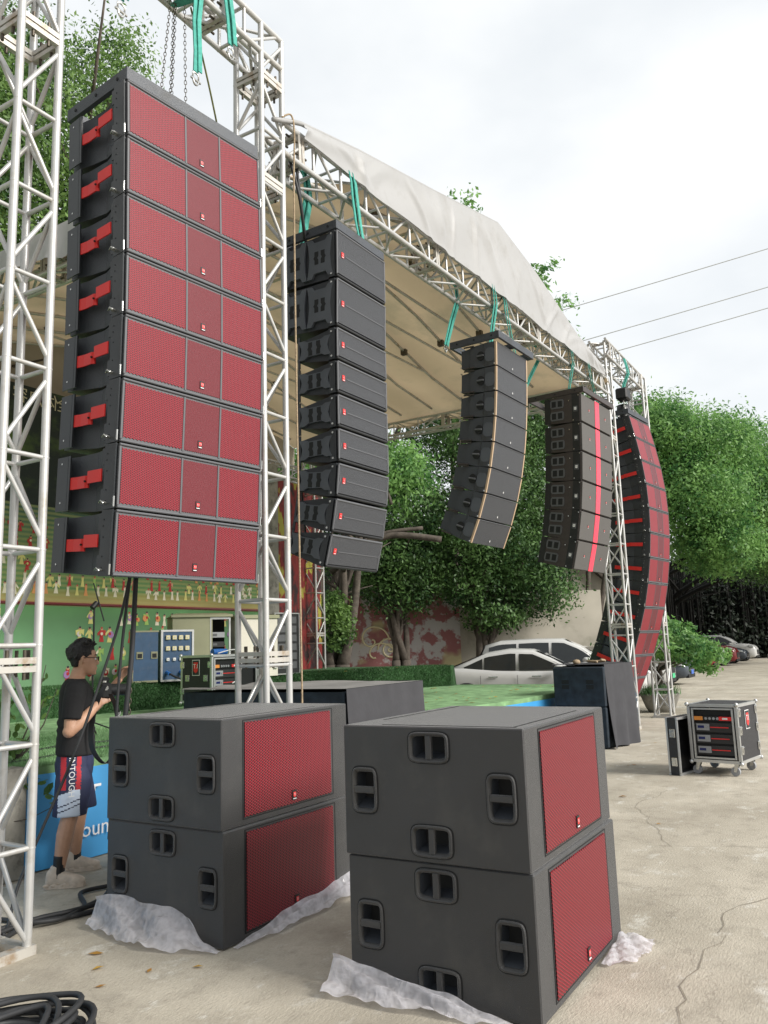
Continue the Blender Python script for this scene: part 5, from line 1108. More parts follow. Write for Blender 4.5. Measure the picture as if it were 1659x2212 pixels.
def figure(x, z, h, body, head='s', acc=None, kind=0):
    y = 10.996-random.random()*.002; h *= FS; w = h*.30
    fig.add([(x-w*.42, y, z+h*.74), (x-w*.30, y, z+h*.45), (x-w*.62, y, z), (x+w*.62, y, z), (x+w*.30, y, z+h*.45), (x+w*.42, y, z+h*.74)], [[0, 1, 2, 3, 4, 5]], PK.index(body))
    for sg in ((-1, 1) if random.random() < .45 else ()): fig.add([(x+sg*w*.38, y-.001, z+h*.73), (x+sg*w*1.05, y-.001, z+h*random.uniform(.40, .80)), (x+sg*w*.95, y-.001, z+h*.36), (x+sg*w*.30, y-.001, z+h*.55)], [[0, 1, 2, 3]], PK.index(random.choice('yws')+'' if random.random() < .4 else body))
    def disc(cx, cz, r, m_, dy): fig.add([(cx+r*cos(a), y-dy, cz+r*sin(a)) for a in np.linspace(0, 2*pi, 9, endpoint=False)][::-1], [list(range(9))], PK.index(m_))
    disc(x, z+h*.80, h*.10, head, .003); disc(x, z+h*.86, h*.07, random.choice('kkkr'), .005)
    if acc:
        disc(x+random.uniform(-.6, .6)*w, z+h*.45, h*random.uniform(.16, .24), acc, .005); disc(x, z+h*.5, h*.10, random.choice('rwy'), .007)
def row(z, h, dx, bodies, accs=None, x0=6.6, x1=13.2, jit=.02, gaps=.08):
    x = x0
    while x < x1:
        if random.random() > gaps: figure(x+random.uniform(-jit, jit), z+random.uniform(-jit, jit), h*random.uniform(.92, 1.08), random.choice(bodies), acc=random.choice(accs) if accs and random.random() < .8 else None)
        x += dx*random.uniform(.8, 1.25)
row(3.52, .24, .20, 'rrr'); row(3.28, .26, .27, 'roy', 'r'); row(3.02, .24, .30, 'ywy'); row(2.93, .22, .22, 'or', 'r'); row(2.72, .25, .21, 'ryrwg'); row(2.585, .25, .18, 'wyow')
row(2.12, .30, .20, 'gywg', 'oopye', x0=8.9); row(1.84, .32, .22, 'gywr', 'peery', x0=8.7); row(1.54, .32, .22, 'gyyr', 'epyr', x0=8.6); row(1.24, .32, .24, 'gyrw', 'eepr', x0=8.5)
fig.build('printed_figures', ['p_'+k_ for k_ in PK], bd, kind='stuff')
MB().box((3.0, 10.97, 2.43), (13.35, 10.998, 2.46)).build('printed_band', 'maroon', bd)
db = thing('dark_banner_board', 'dark upper banner board with pale mirrored Chinese lettering above the figure backdrop', 'banner board', (0, 0, 0))
MB().box((3.0, 11.0, 3.955), (13.35, 11.03, 5.80)).build('board', 'dboard', db)
mb = MB()
for ch, x in (('全', 8.27), ('体', 8.03), ('户', 7.75), ('客', 7.48)):
    g = text_geo(ch, .27, True); mb.add([(p[0], p[1], 0) for p in g[0]], [f[::-1] for f in g[1]], 0, False, frame_mat((x, 10.993, 5.62), (1, 0, 0), (0, 0, 1)))
MT['gold'] = M('pale_gold_lettering', (.55, .50, .36), .6, var=.05); mb.build('lettering', 'gold', db)
MT['dg'] = M('green_glow_print', (.16, .26, .05), .8, var=.5, scale=3)
rm = thing('red_mural_panel', 'tall red and yellow mural panel on the stage back right of the centre tower', 'mural panel')
MB().box((13.75, 11.0, ZL), (15.3, 11.04, 5.3)).build('mural_print', 'redmural', rm)
MB().box((13.36, 10.98, ZL), (13.74, 11.05, 5.6)).build('panel_edge', 'concrete', rm)
mb = MB(); mb.add([(4.2, 10.9, ZL), (6.9, 10.9, ZL), (6.9, 10.9, 2.2), (4.2, 10.9, 2.9)], [[0, 1, 2, 3]]); 
MT['paleyel'] = M('pale_yellow_panel', (.50, .50, .18), .8, var=.15, scale=1.5)
MB().box((6.2, 10.90, ZL), (7.25, 10.93, 2.35)).build('side_panel_board', 'paleyel', None, label='pale yellow green board at far left behind the nearest tower', cat='board')
# concrete post and banner corner by the near tower
mb = MB(); mb.box((3.83, 5.66, 0), (4.05, 5.86, .80), 0, None, .01); mb.build('concrete_post', 'concrete', None, label='rough mossy concrete post at the left end of the blue banner', cat='post')
# ---------------- wall and buildings behind ----------------
wa = Vector((21.7, 14.9, 0)); wb = Vector((26.4, 8.0, 0)); wd = (wb-wa).normalized(); wl = (wb-wa).length; az = atan2(wd.y, wd.x)
t = thing('boundary_wall', 'stained plaster boundary wall with a peeling red mural behind the trees', 'wall', (21.9, 15.0, 0), (0, 0, az))
MB().box((-4, 0, 0), (wl+.2, .25, 3.25)).build('wall_body', 'wall', t); MB().box((-.0, -.02, 0), (3.85, -.002, 3.3)).build('mural_print', 'wallmural', t)
mb = MB()
def swirl(cx, cz, r0, turns, w_, k=1): return [(cx+k*(r0*(1-i/40))*cos(i/40*turns*2*pi), -.03, cz+(r0*(1-i/40))*sin(i/40*turns*2*pi)) for i in range(41)]
for a in (swirl(1.0, 1.85, .55, 1.1, .03), swirl(1.55, 1.55, .38, 2.2, .03, -1), swirl(1.1, 1.3, .7, .6, .03)): mb.tube(a, .028, 5)
mb.build('mural_scroll', 'yellowish', t)
MB().box((-1.4, -.35, 0), (-.12, -.05, 2.65), 0, None, .03).build('dark_screen', 'amp', None, label='dark upright screen panel beside the red wall mural', cat='screen', loc=(21.9, 15.0, 0), rot=(0, 0, az))
# low shed gable behind the bare trunks
t = thing('shed', 'pale shed gable end behind the bare tree trunks', 'shed', (25.2, 11.4, 0), (0, 0, -1.0))
mb = MB(); mb.prism([(0, 0), (4.2, 0), (4.2, 3.6), (2.3, 5.3), (0, 3.9)], 'Y', .4, 3.0); mb.build('wall', 'wall', t)
mb = MB(); mb.hexa([(-.3, .1, 3.75), (2.3, .1, 5.3), (2.3, 3.2, 5.3), (-.3, 3.2, 3.75), (-.3, .1, 3.87), (2.3, .1, 5.42), (2.3, 3.2, 5.42), (-.3, 3.2, 3.87)]); mb.hexa([(2.301, .1, 5.3), (4.5, .1, 3.3), (4.5, 3.2, 3.3), (2.301, 3.2, 5.3), (2.301, .1, 5.42), (4.5, .1, 3.42), (4.5, 3.2, 3.42), (2.301, 3.2, 5.42)]); mb.build('roof', 'bark', t)

# ---------------- cars ----------------
def car(label, paint, loc, az, kind='sedan', plate=None, group=None, name='parked_car'):
    t = thing(name, label, 'car', loc, (0, 0, az), group); suv = kind == 'suv'
    Hh = .22 if suv else 0
    St = [(-2.28, .62, .35, .82+Hh), (-2.22, .78, .28, .98+Hh*1.1), (-1.9, .84, .24, 1.07+Hh*.9), (-1.4, .875, .20, 1.06+Hh*.5), (-.7, .88, .19, 1.0+Hh*.4), (0, .885, .19, .97+Hh*.4), (.8, .88, .19, .96+Hh*.5), (1.3, .87, .2, .93+Hh*.8), (1.8, .85, .21, .86+Hh*.9), (2.15, .76, .24, .75+Hh*.8), (2.28, .60, .30, .60+Hh*.6)]
    rings = []
    for x, w_, zb, zt in St:
        h_ = zt-zb; half = [(0, zb), (w_*.85, zb), (w_*.97, zb+h_*.12), (w_, zb+h_*.45), (w_*.985, zb+h_*.75), (w_*.93, zt-.02), (w_*.80, zt+.005), (0, zt+.03)]
        rings.append([(x, y, z) for y, z in half]+[(x, -y, z) for y, z in half[1:-1][::-1]])
    MB().loft(rings, 0, True, True).build('body', paint, t)
    b0 = .97+Hh*.42; rt = 1.47 if not suv else 1.70
    G = [(-1.85, b0+.06), (-1.35, b0+.24), (-.9, rt-.07), (-.35, rt), (.2, rt-.03), (.62, rt-.22), (1.12, b0-.0)] if not suv else [(-2.1, b0+.05), (-1.9, rt-.12), (-1.5, rt-.02), (-.5, rt), (.2, rt-.02), (.65, rt-.22), (1.2, b0)]
    def hw(z): return .80-.20*max(0, (z-b0))/.5
    rings = []
    for x, z in G:
        half = [(0, b0-.05), (.80, b0-.05), (hw(z)+.015, max(b0-.04, z-.06)), (hw(z)-.07, z-.008), (0, z+.02)]
        rings.append([(x, y, zz) for y, zz in half]+[(x, -y, zz) for y, zz in half[1:-1][::-1]])
    MB().loft(rings, 0, True, True).build('roof', paint, t)
    def gz(x):
        for (a, za), (b_, zb_) in zip(G[:-1], G[1:]):
            if a <= x <= b_: return za+(zb_-za)*(x-a)/(b_-a)
        return b0
    for s in (-1, 1):
        segs = ((-1.42, -.98, 1), (-.94, -.20, 0), (-.12, .82, 0)) if not suv else ((-1.8, -1.05, 0), (-.98, -.18, 0), (-.10, .88, 0))
        for xa, xb, q_ in segs:
            n = 6; top = []; bot = []
            for i in range(n+1):
                x = xa+(xb-xa)*i/n; zt = max(b0+.02, gz(x)-.10); y = s*(hw(gz(x))+.015+(.80-hw(gz(x))-.015)*(gz(x)-.06-zt)/max(.05, gz(x)-.06-(b0-.05))+.008)
                top.append((x, y, zt)); bot.append((x, s*.803, b0+.005))
            vs = bot+top; MB().add(vs, [[i, i+1, n+2+i, n+1+i] if s < 0 else [n+1+i, n+2+i, i+1, i] for i in range(n)]).build('side_window', 'glass', t)
    def pane(xa, za, xb, zb_, nm):
        sg = 1 if xb > xa else -1; o = .012
        MB().add([(xa+o*sg, -(hw(za)-.10), za+o), (xa+o*sg, hw(za)-.10, za+o), (xb+o*sg, .70, zb_+o), (xb+o*sg, -.70, zb_+o)], [[0, 1, 2, 3] if sg < 0 else [3, 2, 1, 0]]).build(nm, 'glass', t)
    if suv: pane(.26, rt-.03, 1.16, b0+.03, 'windshield'); pane(-1.93, rt-.16, -2.12, b0+.1, 'rear_window')
    else: pane(.28, rt-.05, 1.08, b0+.03, 'windshield'); pane(-.98, rt-.11, -1.78, b0+.09, 'rear_window')
    for x in (-1.36, 1.40):
        for s in (-1, 1):
            w_ = MB(); w_.cyl((x, s*.70, .32), (x, s*.895, .32), .32, 24, 0); w_.cyl((x, s*.895, .32), (x, s*.902, .32), .21, 16, 1); w_.tube([(x+.37*cos(a), s*.868, .32+.37*sin(a)) for a in np.linspace(0, pi, 14)], .035, 6, 0)
            w_.build('wheel', ['tyre', 'alucase'], t)
    for s in (-1, 1):
        MB().blob((.80, s*.98, b0+.06), (.11, .09, .065), 5).build('wing_mirror', paint, t)
        hl = MB(); hl.hexa([(2.02, s*.50, .66+Hh), (2.26, s*.48, .62+Hh*.7), (2.12, s*.80, .66+Hh), (1.9, s*.83, .69+Hh), (2.0, s*.50, .77+Hh), (2.2, s*.48, .72+Hh*.8), (2.04, s*.80, .77+Hh), (1.86, s*.83, .80+Hh)]); hl.build('headlight', 'chrome', t)
        for x in (-.72, .28): MB().box((x-.11, s*.885-.012, .83+Hh*.5), (x+.11, s*.885+.012, .86+Hh*.5), 0, None, .004).build('door_handle', 'chrome', t)
        sm = MB(); 
        for x in (-.16, .98, -1.02): sm.box((x-.004, s*.889-.003, .3), (x+.004, s*.889+.003, .88+Hh*.4))
        sm.build('door_seam', 'dark', t)
    g = MB(); g.box((2.22, -.42, .42), (2.30, .42, .60+Hh*.5), 0); g.box((2.18, -.6, .24), (2.29, .6, .36), 0); g.box((2.29, -.44, .50), (2.305, .44, .515), 1); g.build('front_grille', ['dark', 'chrome'], t)
    if plate: MT.setdefault('pl_'+plate[0], M('number_plate_'+plate[0], plate[1], .5, var=.02)); MB().box((2.306, -.22, .36), (2.318, .22, .50)).build('number_plate', 'pl_'+plate[0], t)
    return t
car('white sedan parked behind the turf stage, seen side-on', 'carpaint', (18.95, 7.55, 0), -1.03-.25, 'sedan')
car('white suv parked behind the white sedan near the wall', 'carpaint', (22.0, 7.85, 0), -1.30, 'suv')
car('white car partly hidden by the outermost truss tower, headlight showing', 'carpaint', (24.6, 8.1, 0), -1.50, 'sedan', ('blue', (.05, .13, .45)))
car('white car with green number plate behind the bonsai', 'carpaint', (27.3, 8.3, 0), -1.52, 'suv', ('green', (.05, .45, .20)))
car('dark grey car with blue number plate right of the bonsai trunk', 'darkcar', (30.3, 8.3, 0), -1.55, 'sedan', ('blue', (.05, .13, .45)))
far = [(42.8, 'maroon', 'maroon car, leftmost of the far parked row, behind the bonsai leaves'), (46.2, 'carpaint', 'pale car in the far parked row between two maroon cars'), (49.8, 'maroon', 'maroon car in the far parked row right of the pale car'), (53.6, 'darkcar', 'dark car in the far parked row behind the second maroon car'), (58.0, 'carpaint', 'white car at the right end of the far parked row')]
for x, c_, lab in far: car(lab, c_, (x, 9.6, 0), -1.57, 'suv' if c_ != 'darkcar' else 'sedan', group='cars in the far parked row')

# ---------------- trees ----------------
def leaf_cloud(name, clumps, n, size, mat, spread=1.0, up=.35):
    """clumps: list of (centre, radii); leaves gather on twig tufts near each clump's skin"""
    wts = np.array([r[0]*r[1]+r[1]*r[2]+r[0]*r[2] for _, r in clumps]); wts = wts/wts.sum(); C_, A_ = [], []
    for (c, r), w_ in zip(clumps, wts):
        k = max(8, int(n*w_)); nt_ = max(6, k//26)
        d = RNG.normal(size=(nt_, 3)); d /= np.linalg.norm(d, axis=1)[:, None]; rad = RNG.uniform(.55, 1.08, nt_)**.7
        tc_ = np.array(c)+d*np.array(r)*rad[:, None]
        idx = RNG.integers(0, nt_, k); tr_ = np.minimum(.32*min(r), .55)*spread
        p_ = tc_[idx]+RNG.normal(size=(k, 3))*tr_*np.array([1, 1, .7]); C_.append(p_); A_.append(d[idx])
    C_ = np.concatenate(C_); A_ = np.concatenate(A_); k = len(C_)
    nrm = A_+RNG.normal(size=(k, 3))*.8+np.array([0, 0, up]); nrm /= np.linalg.norm(nrm, axis=1)[:, None]
    t1 = np.cross(nrm, RNG.normal(size=(k, 3))); t1 /= np.linalg.norm(t1, axis=1)[:, None]; t2 = np.cross(nrm, t1)
    s = size*RNG.uniform(.6, 1.3, k)[:, None]
    V = np.stack([C_-t1*s, C_+t2*s*.45-nrm*s*.12, C_+t1*s, C_-t2*s*.45-nrm*s*.12], 1).reshape(-1, 3)
    return tri_mesh(name, V, mat, 4)
def limbs(mb, base, tips, r0, n=8):
    for tp in tips:
        b, e = Vector(base), Vector(tp); mid = b.lerp(e, .45)+Vector((random.uniform(-.25, .25), random.uniform(-.25, .25), .15*(e-b).length*.4))
        P = curve_pts([b, b.lerp(mid, .5)+Vector((random.uniform(-.08, .08), random.uniform(-.08, .08), 0)), mid, e], 4); k = len(P)
        mb.tube(P, [r0*(1-.8*i/k) for i in range(k)], n)
        for q in range(3):
            s = P[int(k*random.uniform(.45, .85))]; d = Vector((random.uniform(-1, 1), random.uniform(-1, 1), random.uniform(.2, 1)))*(e-b).length*.22; mb.tube([s, s+d*.5+Vector((0, 0, .05)), s+d], [r0*.35, r0*.22, r0*.1], 5)
def tree(label, base, tips, clumps, n, size, mat, r0=.12, stems=1, group=None, name='tree', bark='bark'):
    t = thing(name, label, 'tree', base, (0, 0, 0), group); b = Vector(base); mb = MB()
    for s in range(stems):
        o = Vector((random.uniform(-.25, .25), random.uniform(-.25, .25), 0)) if stems > 1 else Vector((0, 0, 0))
        mb.tube([o+Vector((0, 0, -.05)), o*1.05+Vector((0, 0, .3)), o*1.3+Vector((.03, .02, 1.2))], [r0*1.35, r0*1.05, r0*.95], 10)
        limbs(mb, o*1.3+Vector((.03, .02, 1.15)), [Vector(p)-b for p in tips[s::stems]], r0*.85)
    mb.build('trunk', bark, t)
    put('crown', leaf_cloud('crown', [((c[0]-b.x, c[1]-b.y, c[2]-b.z), r) for c, r in clumps], n, size, mat), t)
    return t
TG = 'trees around the stage'
def ctr(cl, k=6): return [cl[i % len(cl)][0] for i in range(min(k, len(cl)))]
cl = [((7.4, 12.4, 10.2), (1.8, 1.6, 1.5)), ((7.4, 13.0, 12.0), (1.3, 1.2, 1.2)), ((8.9, 12.2, 10.9), (1.3, 1.2, 1.1)), ((9.9, 11.9, 12.9), (.7, .7, 1.2)), ((6.4, 12.8, 13.4), (1.2, 1.2, 1.6)), ((10.6, 11.6, 11.4), (.9, .8, .7)), ((8.2, 12.4, 9.0), (1.6, 1.2, 1.1)), ((10.0, 11.9, 10.2), (1.0, .9, .8)), ((6.6, 12.6, 8.6), (1.5, 1.4, 1.2)), ((8.6, 12.6, 12.6), (.9, .9, .9))]
tree('big leafy tree rising behind the nearest truss tower and big red array', (7.6, 13.0, 0), ctr(cl, 9), cl, 85000, .048, 'leafA', .2, 1, TG)
cl = [((4.0, 11.2, 7.3), (1.5, 1.5, 1.6)), ((4.9, 12.4, 5.6), (1.2, 1.2, 1.2)), ((3.2, 12, 9.4), (1.8, 1.6, 1.9)), ((5.2, 12.8, 8.6), (1.3, 1.3, 1.3)), ((5.8, 13.6, 10.6), (1.6, 1.5, 1.6)), ((4.6, 11.4, 9.0), (1.4, 1.4, 1.5)), ((5.2, 11.9, 7.2), (1.0, 1.0, 1.0)), ((4.2, 11.6, 11.8), (1.5, 1.4, 1.5))]
tree('dark leafy tree at the left edge behind the nearest truss tower', (4.3, 12.6, 0), ctr(cl), cl, 60000, .048, 'leafB', .18, 1, TG)
cl = [((12.6, 13.4, 11.4), (1.2, 1.2, .9)), ((13.8, 13.0, 10.4), (1.2, 1.0, .8)), ((11.6, 13.8, 10.3), (1.2, 1.2, .9)), ((14.6, 12.2, 8.9), (1.6, 1.3, 1.0)), ((12.8, 13.0, 9.0), (1.8, 1.3, 1.1))]
tree('airy tree whose light tips show above the near red array frame', (12.6, 13.6, 0), ctr(cl), cl, 15000, .062, 'leafC', .16, 1, TG)
cl = [((19.4, 14.2, 11.6), (2.2, 2, 1.6)), ((21.5, 13.0, 12.0), (2.2, 2, 1.5)), ((18.6, 15.4, 10.6), (1.8, 1.8, 1.4)), ((24.6, 11.7, 14.4), (1.0, 1.0, .9))]
tree('tall tree seen through the roof truss gap above the black array', (20, 14.5, 0), ctr(cl), cl, 16000, .085, 'leafA', .2, 1, TG)
for lab, c in (('small leafy treetop poking above the highest point of the white tarpaulin', (28.6, 13.2, 19.6)), ('leafy treetop beside the tarpaulin slope above the wires', (30.7, 10.7, 16.6)), ('rounded light green treetop where the top wire meets the tarpaulin', (31.4, 10.1, 15.1))):
    cl = [(c, (.85, .85, .6)), ((c[0]+.1, c[1]+.6, c[2]-1.2), (1.1, 1.1, .9)), ((c[0], c[1]+1, c[2]-3.2), (1.6, 1.6, 1.4))]
    tree(lab, (c[0]+.3, c[1]+1, 0), ctr(cl, 3), cl, 2600, .11, 'leafC', .2, 1, 'treetops above the tarpaulin')
# mid trees behind the stage right
cl = [((21.5, 14.0, 4.6), (1.5, 1.5, 1.1)), ((22.6, 13.0, 5.9), (1.8, 1.7, 1.3)), ((21.4, 14.2, 6.9), (1.6, 1.6, 1.2)), ((22.4, 12.6, 4.2), (1.3, 1.2, .9)), ((22.2, 13.0, 3.4), (1.1, 1.1, .8))]
tree('dark green multi-stemmed tree in front of the red wall mural', (22.1, 12.9, 0), ctr(cl, 7), cl, 36000, .068, 'leafB', .15, 3, TG)
cl = [((23.4, 10.9, 5.0), (1.6, 1.5, 1.1)), ((24.2, 10.2, 6.4), (1.5, 1.5, 1.3)), ((23.3, 11.4, 8.3), (1.6, 1.4, 1.0)), ((24.4, 9.6, 4.2), (1.2, 1.2, .9)), ((24.7, 9.2, 3.3), (1.1, 1.0, .8)), ((23.5, 11.0, 3.4), (1.0, 1.0, .7)), ((24.8, 9.7, 8.0), (1.1, 1.1, .9)), ((23.8, 10.4, 2.5), (.9, .9, .5))]
tree('green multi-stemmed tree between the two middle arrays, above the white sedan', (23.7, 11.0, 0), ctr(cl, 8), cl, 42000, .068, 'leafB', .15, 3, TG)
cl = [((26.0, 10.9, 8.7), (1.9, 1.7, 1.3)), ((26.0, 9.6, 6.2), (1.6, 1.5, 1.3)), ((25.4, 11.8, 10.0), (1.9, 1.6, 1.0)), ((26.8, 9.0, 9.6), (1.4, 1.3, 1.1)), ((26.4, 8.8, 4.9), (1.0, 1.0, .7))]
tree('tall dark tree filling the gap between the tan-edged and red-striped arrays', (26.0, 10.2, 0), ctr(cl, 6), cl, 32000, .075, 'leafB', .18, 2, TG)
cl = [((18.5, 12.4, 3.0), (.45, .42, .75)), ((18.5, 12.3, 3.7), (.4, .4, .4))]
t = tree('thick grey trunks with a climbing leafy shrub behind the rear truss post', (17.5, 12.05, 0), [(17.1, 12.3, 6.5), (17.6, 11.6, 6.8), (17.9, 11.4, 6.2)], [((17.35, 12.05, 2.2), (.38, .38, .62)), ((17.35, 12.05, 2.7), (.34, .34, .35))], 2600, .06, 'leafA', .2, 3, None)
cl = [((19.0, 12.4, 6.6), (1.5, 1.4, .9)), ((19.6, 11.6, 6.2), (1.2, 1.2, .8)), ((18.4, 13.2, 6.4), (1.4, 1.2, .8)), ((20.2, 11.8, 6.9), (.9, .9, .6))]
tree('light green tree behind the lower boxes of the black array', (17.75, 12.6, 0), ctr(cl, 4), cl, 14000, .075, 'leafC', .13, 1, TG)
mb = MB(); mb.tube(curve_pts([(19.3, 9.9, 4.4), (18.6, 11.0, 4.55), (18.2, 11.8, 4.2), (17.7, 12.4, 3.6)], 5), [.09-.0 if False else .085]*16, 8)
mb.tube(curve_pts([(19.2, 10.4, 4.75), (18.5, 11.3, 4.6), (18.1, 12.0, 4.1)], 5), .055, 8); mb.tube(curve_pts([(18.6, 11.0, 5.4), (18.9, 11.5, 6.6), (18.9, 11.4, 7.6), (19.6, 10.8, 8.4)], 5), .05, 8)
mb.build('bare_branch', 'bark', None, label='bare brown branches reaching across between the black and tan-edged arrays', cat='branch')
t = thing('bare_trunk_cluster', 'cluster of bare splayed tree trunks below the red-striped array', 'tree trunks', (26.4, 8.8, 0)); mb = MB()
for i in range(7):
    a = -.9+i*.3; mb.tube(curve_pts([(a*.3, -a*.5, -.1), (a*.5, -a*.9, 1.2), (a*.8+random.uniform(-.15, .15), -a*1.3, 2.6), (a*1.1, -a*1.9, 4.6)], 4), [.14-.006*q for q in range(13)], 8)
mb.build('trunk', 'bark', t)
# big banyan trees on the right
for lab, base, cl, n, mt_ in (
    ('large bright banyan tree behind the curved red array', (38.0, 15.0, 0), [((36.6, 7.6, 10.6), (1.6, 1.5, 1.2)), ((38.2, 8.5, 9.2), (2.4, 2.2, 1.8)), ((37.4, 6.6, 7.6), (2.2, 2.0, 1.6)), ((39.0, 8.4, 11.6), (1.7, 1.6, 1.3)), ((38.2, 6.0, 5.6), (1.8, 1.8, 1.1)), ((39.4, 6.2, 10.2), (2.2, 2, 1.5))], 26000, 'leafC'),
    ('large banyan tree at the right with a broad light green canopy', (46.0, 16.0, 0), [((43.8, 6.2, 11.0), (2.4, 2.2, 1.4)), ((45.2, 4.4, 9.3), (2.4, 2.4, 1.5)), ((43.8, 5.6, 8.4), (2.6, 2.4, 1.8)), ((45.6, 3.6, 8.0), (2.4, 2.4, 1.7)), ((44.6, 6.6, 6.2), (2.4, 2.3, 1.3)), ((46.4, 3.2, 5.9), (2.2, 2.2, 1.2)), ((47.6, 2.6, 8.0), (2, 2, 1.6))], 36000, 'leafC'),
    ('darker banyan tree at the right edge behind the far cars', (54.0, 15.0, 0), [((49.6, 3.0, 7.6), (2.6, 2.5, 2.2)), ((50.6, 2.2, 6.6), (2.6, 2.4, 1.8)), ((57, 3.4, 7.4), (3, 3, 2.2)), ((60, 5.5, 7.2), (3, 3, 2.4)), ((56, 7.5, 7.6), (3, 3, 2.2)), ((48.6, 4.6, 5.9), (2.2, 2.2, 1.3)), ((51.6, .8, 8.0), (2.4, 2.4, 1.8)), ((53, .0, 6.6), (2.6, 2.6, 2.0))], 24000, 'leafB')):
    tree(lab, base, ctr(cl, 5), cl, int(n*2.6), .092, mt_, .28, 2, 'banyan trees at the right', 'banyan_tree', 'roots')
# dark hanging roots and undergrowth behind the parked cars
mb = MB()
for i in range(420):
    x = random.uniform(39, 66); y = 11.5+random.uniform(-.8, 1.6)+ (x-39)*.02; z0 = random.uniform(4.5, 6.8); z1 = random.uniform(0, 2.6)
    mb.cyl((x, y, z0), (x+random.uniform(-.3, .3), y, z1), random.uniform(.02, .10), 5, caps=False)
for i in range(160):
    f = random.random(); x = 63+8*f; y = 12-19*f+random.uniform(-1, 1); z1 = random.uniform(0, 2.5); mb.cyl((x, y, random.uniform(5, 7.5)), (x+random.uniform(-.3, .3), y, z1), random.uniform(.03, .12), 5, caps=False)
mb.build('hanging_roots', 'roots', None, label='dark curtain of hanging aerial roots beneath the banyan canopy', cat='hanging roots', kind='stuff')
cl = [((x, 13.6+(i % 3)*.5, 2.2+(i % 2)*2.0), (2.2, 1.2, 2.1)) for i, x in enumerate(np.arange(36, 70, 1.9))]
cl += [((x, y, z), (1.6, 2.2, 2.4)) for x, y in ((64, 12), (66, 9), (67, 6), (68, 3), (69, 0), (70, -3), (72, -7)) for z in (1.8, 5.0)]
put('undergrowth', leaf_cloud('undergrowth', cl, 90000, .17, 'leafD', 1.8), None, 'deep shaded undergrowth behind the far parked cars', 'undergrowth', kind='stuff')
cl = [((x, 16.0, 4.5), (3, 1.2, 3.8)) for x in np.arange(30, 72, 3.0)]
put('undergrowth', leaf_cloud('undergrowth', cl, 30000, .26, 'leafB', 1.8), None, 'dark far wood closing the view behind the wall and banyans', 'undergrowth', kind='stuff')
# added near-black bank standing in for woodland shade, closing sky gaps
MT['bank'] = M('shade_backing_bank', (.012, .018, .012), 1, var=.5, scale=2, bump=1, bscale=3)
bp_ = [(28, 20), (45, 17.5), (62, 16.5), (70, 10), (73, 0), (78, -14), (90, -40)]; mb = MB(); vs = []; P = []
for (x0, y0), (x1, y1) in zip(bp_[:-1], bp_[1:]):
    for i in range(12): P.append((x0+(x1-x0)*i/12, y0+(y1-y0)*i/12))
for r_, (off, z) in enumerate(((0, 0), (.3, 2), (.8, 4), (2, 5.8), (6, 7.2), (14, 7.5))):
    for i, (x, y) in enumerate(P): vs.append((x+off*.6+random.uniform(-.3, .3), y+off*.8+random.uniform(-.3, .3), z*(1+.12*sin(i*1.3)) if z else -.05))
k = len(P); mb.add(vs, [[r_*k+i, r_*k+i+1, (r_+1)*k+i+1, (r_+1)*k+i] for r_ in range(5) for i in range(k-1)], 0, True); mb.build('dark_backing_hill', 'bank', kind='structure')
# potted bonsai
t = thing('potted_bonsai', 'potted bonsai tree with a twisted trunk and flat green crown beside the far tower', 'potted tree', (19.05, 4.50, 0))
mb = MB(); mb.loft([[(r*cos(a), r*sin(a), z) for a in np.linspace(0, 2*pi, 20, endpoint=False)] for z, r in ((0, .26), (.1, .32), (.36, .42), (.40, .44), (.41, .38), (.37, .36))]); mb.build('pot', 'concrete', t)
mb = MB(); mb.tube(curve_pts([(0, 0, .35), (.05, .03, .55), (-.05, -.05, .75), (.06, -.02, .95), (.2, -.15, 1.1)], 5), [.10, .10, .10, .095, .09, .09, .085, .085, .08, .08, .075, .07, .07, .065, .06, .06, .055, .05, .05, .045, .04], 8)
for a in np.linspace(0, 2*pi, 11, endpoint=False): e = Vector((.85*cos(a), .85*sin(a), 1.25+.2*sin(a*3))); mb.tube([(0, 0, .9), e*.5+Vector((0, 0, .45)), e], [.035, .022, .01], 5)
mb.build('trunk', 'bark', t)
cl = [((.95*cos(a)+.05, .95*sin(a), 1.34+.16*sin(2.3*a)), (.48, .48, .32)) for a in np.linspace(0, 2*pi, 8, endpoint=False)]+[((0, 0, 1.75), (.7, .7, .30)), ((.45, -.5, 1.75), (.35, .35, .2)), ((-.2, .35, 1.78), (.36, .36, .2)), ((.85, -.95, 1.38), (.32, .32, .18)), ((1.0, -1.2, 1.18), (.25, .25, .15))]
put('crown', leaf_cloud('crown', cl, 10000, .055, 'leafC', .8), t)
put('pot_grass', tri_mesh('pot_grass', blades(1500, lambda: (random.gauss(0, .17), random.gauss(0, .17), .38), .22, .012), 'blade'), t)
# leafy shrub twigs growing beside the near tower
t = thing('shrub', 'broad-leaved shrub twigs growing beside the nearest truss tower', 'shrub', (4.15, 6.3, 0)); mb = MB(); LV = []
for i in range(26):
    a = random.uniform(0, 6.28); r_ = random.uniform(.05, .55); x, y = r_*cos(a)*1.2+.1, r_*sin(a)*.9+.2; z1 = random.uniform(.95, 1.55)
    mb.tube([(x*.4, y*.4, .75), (x*.8, y*.8, (z1+.75)/2), (x, y, z1)], [.008, .006, .003], 5)
    for q in range(11): f = random.uniform(.45, 1); LV.append((x*f+random.gauss(0, .04), y*f+random.gauss(0, .04), .75+(z1-.75)*f))
for (x, y, z) in [(-.10, -.66, .66), (.02, -.72, .60), (.10, -.75, .48), (-.04, -.7, .70), (.03, -.76, .5)]:
    for q in range(4): LV.append((x+random.gauss(0, .02), y+random.gauss(0, .02), z+random.gauss(0, .02)))
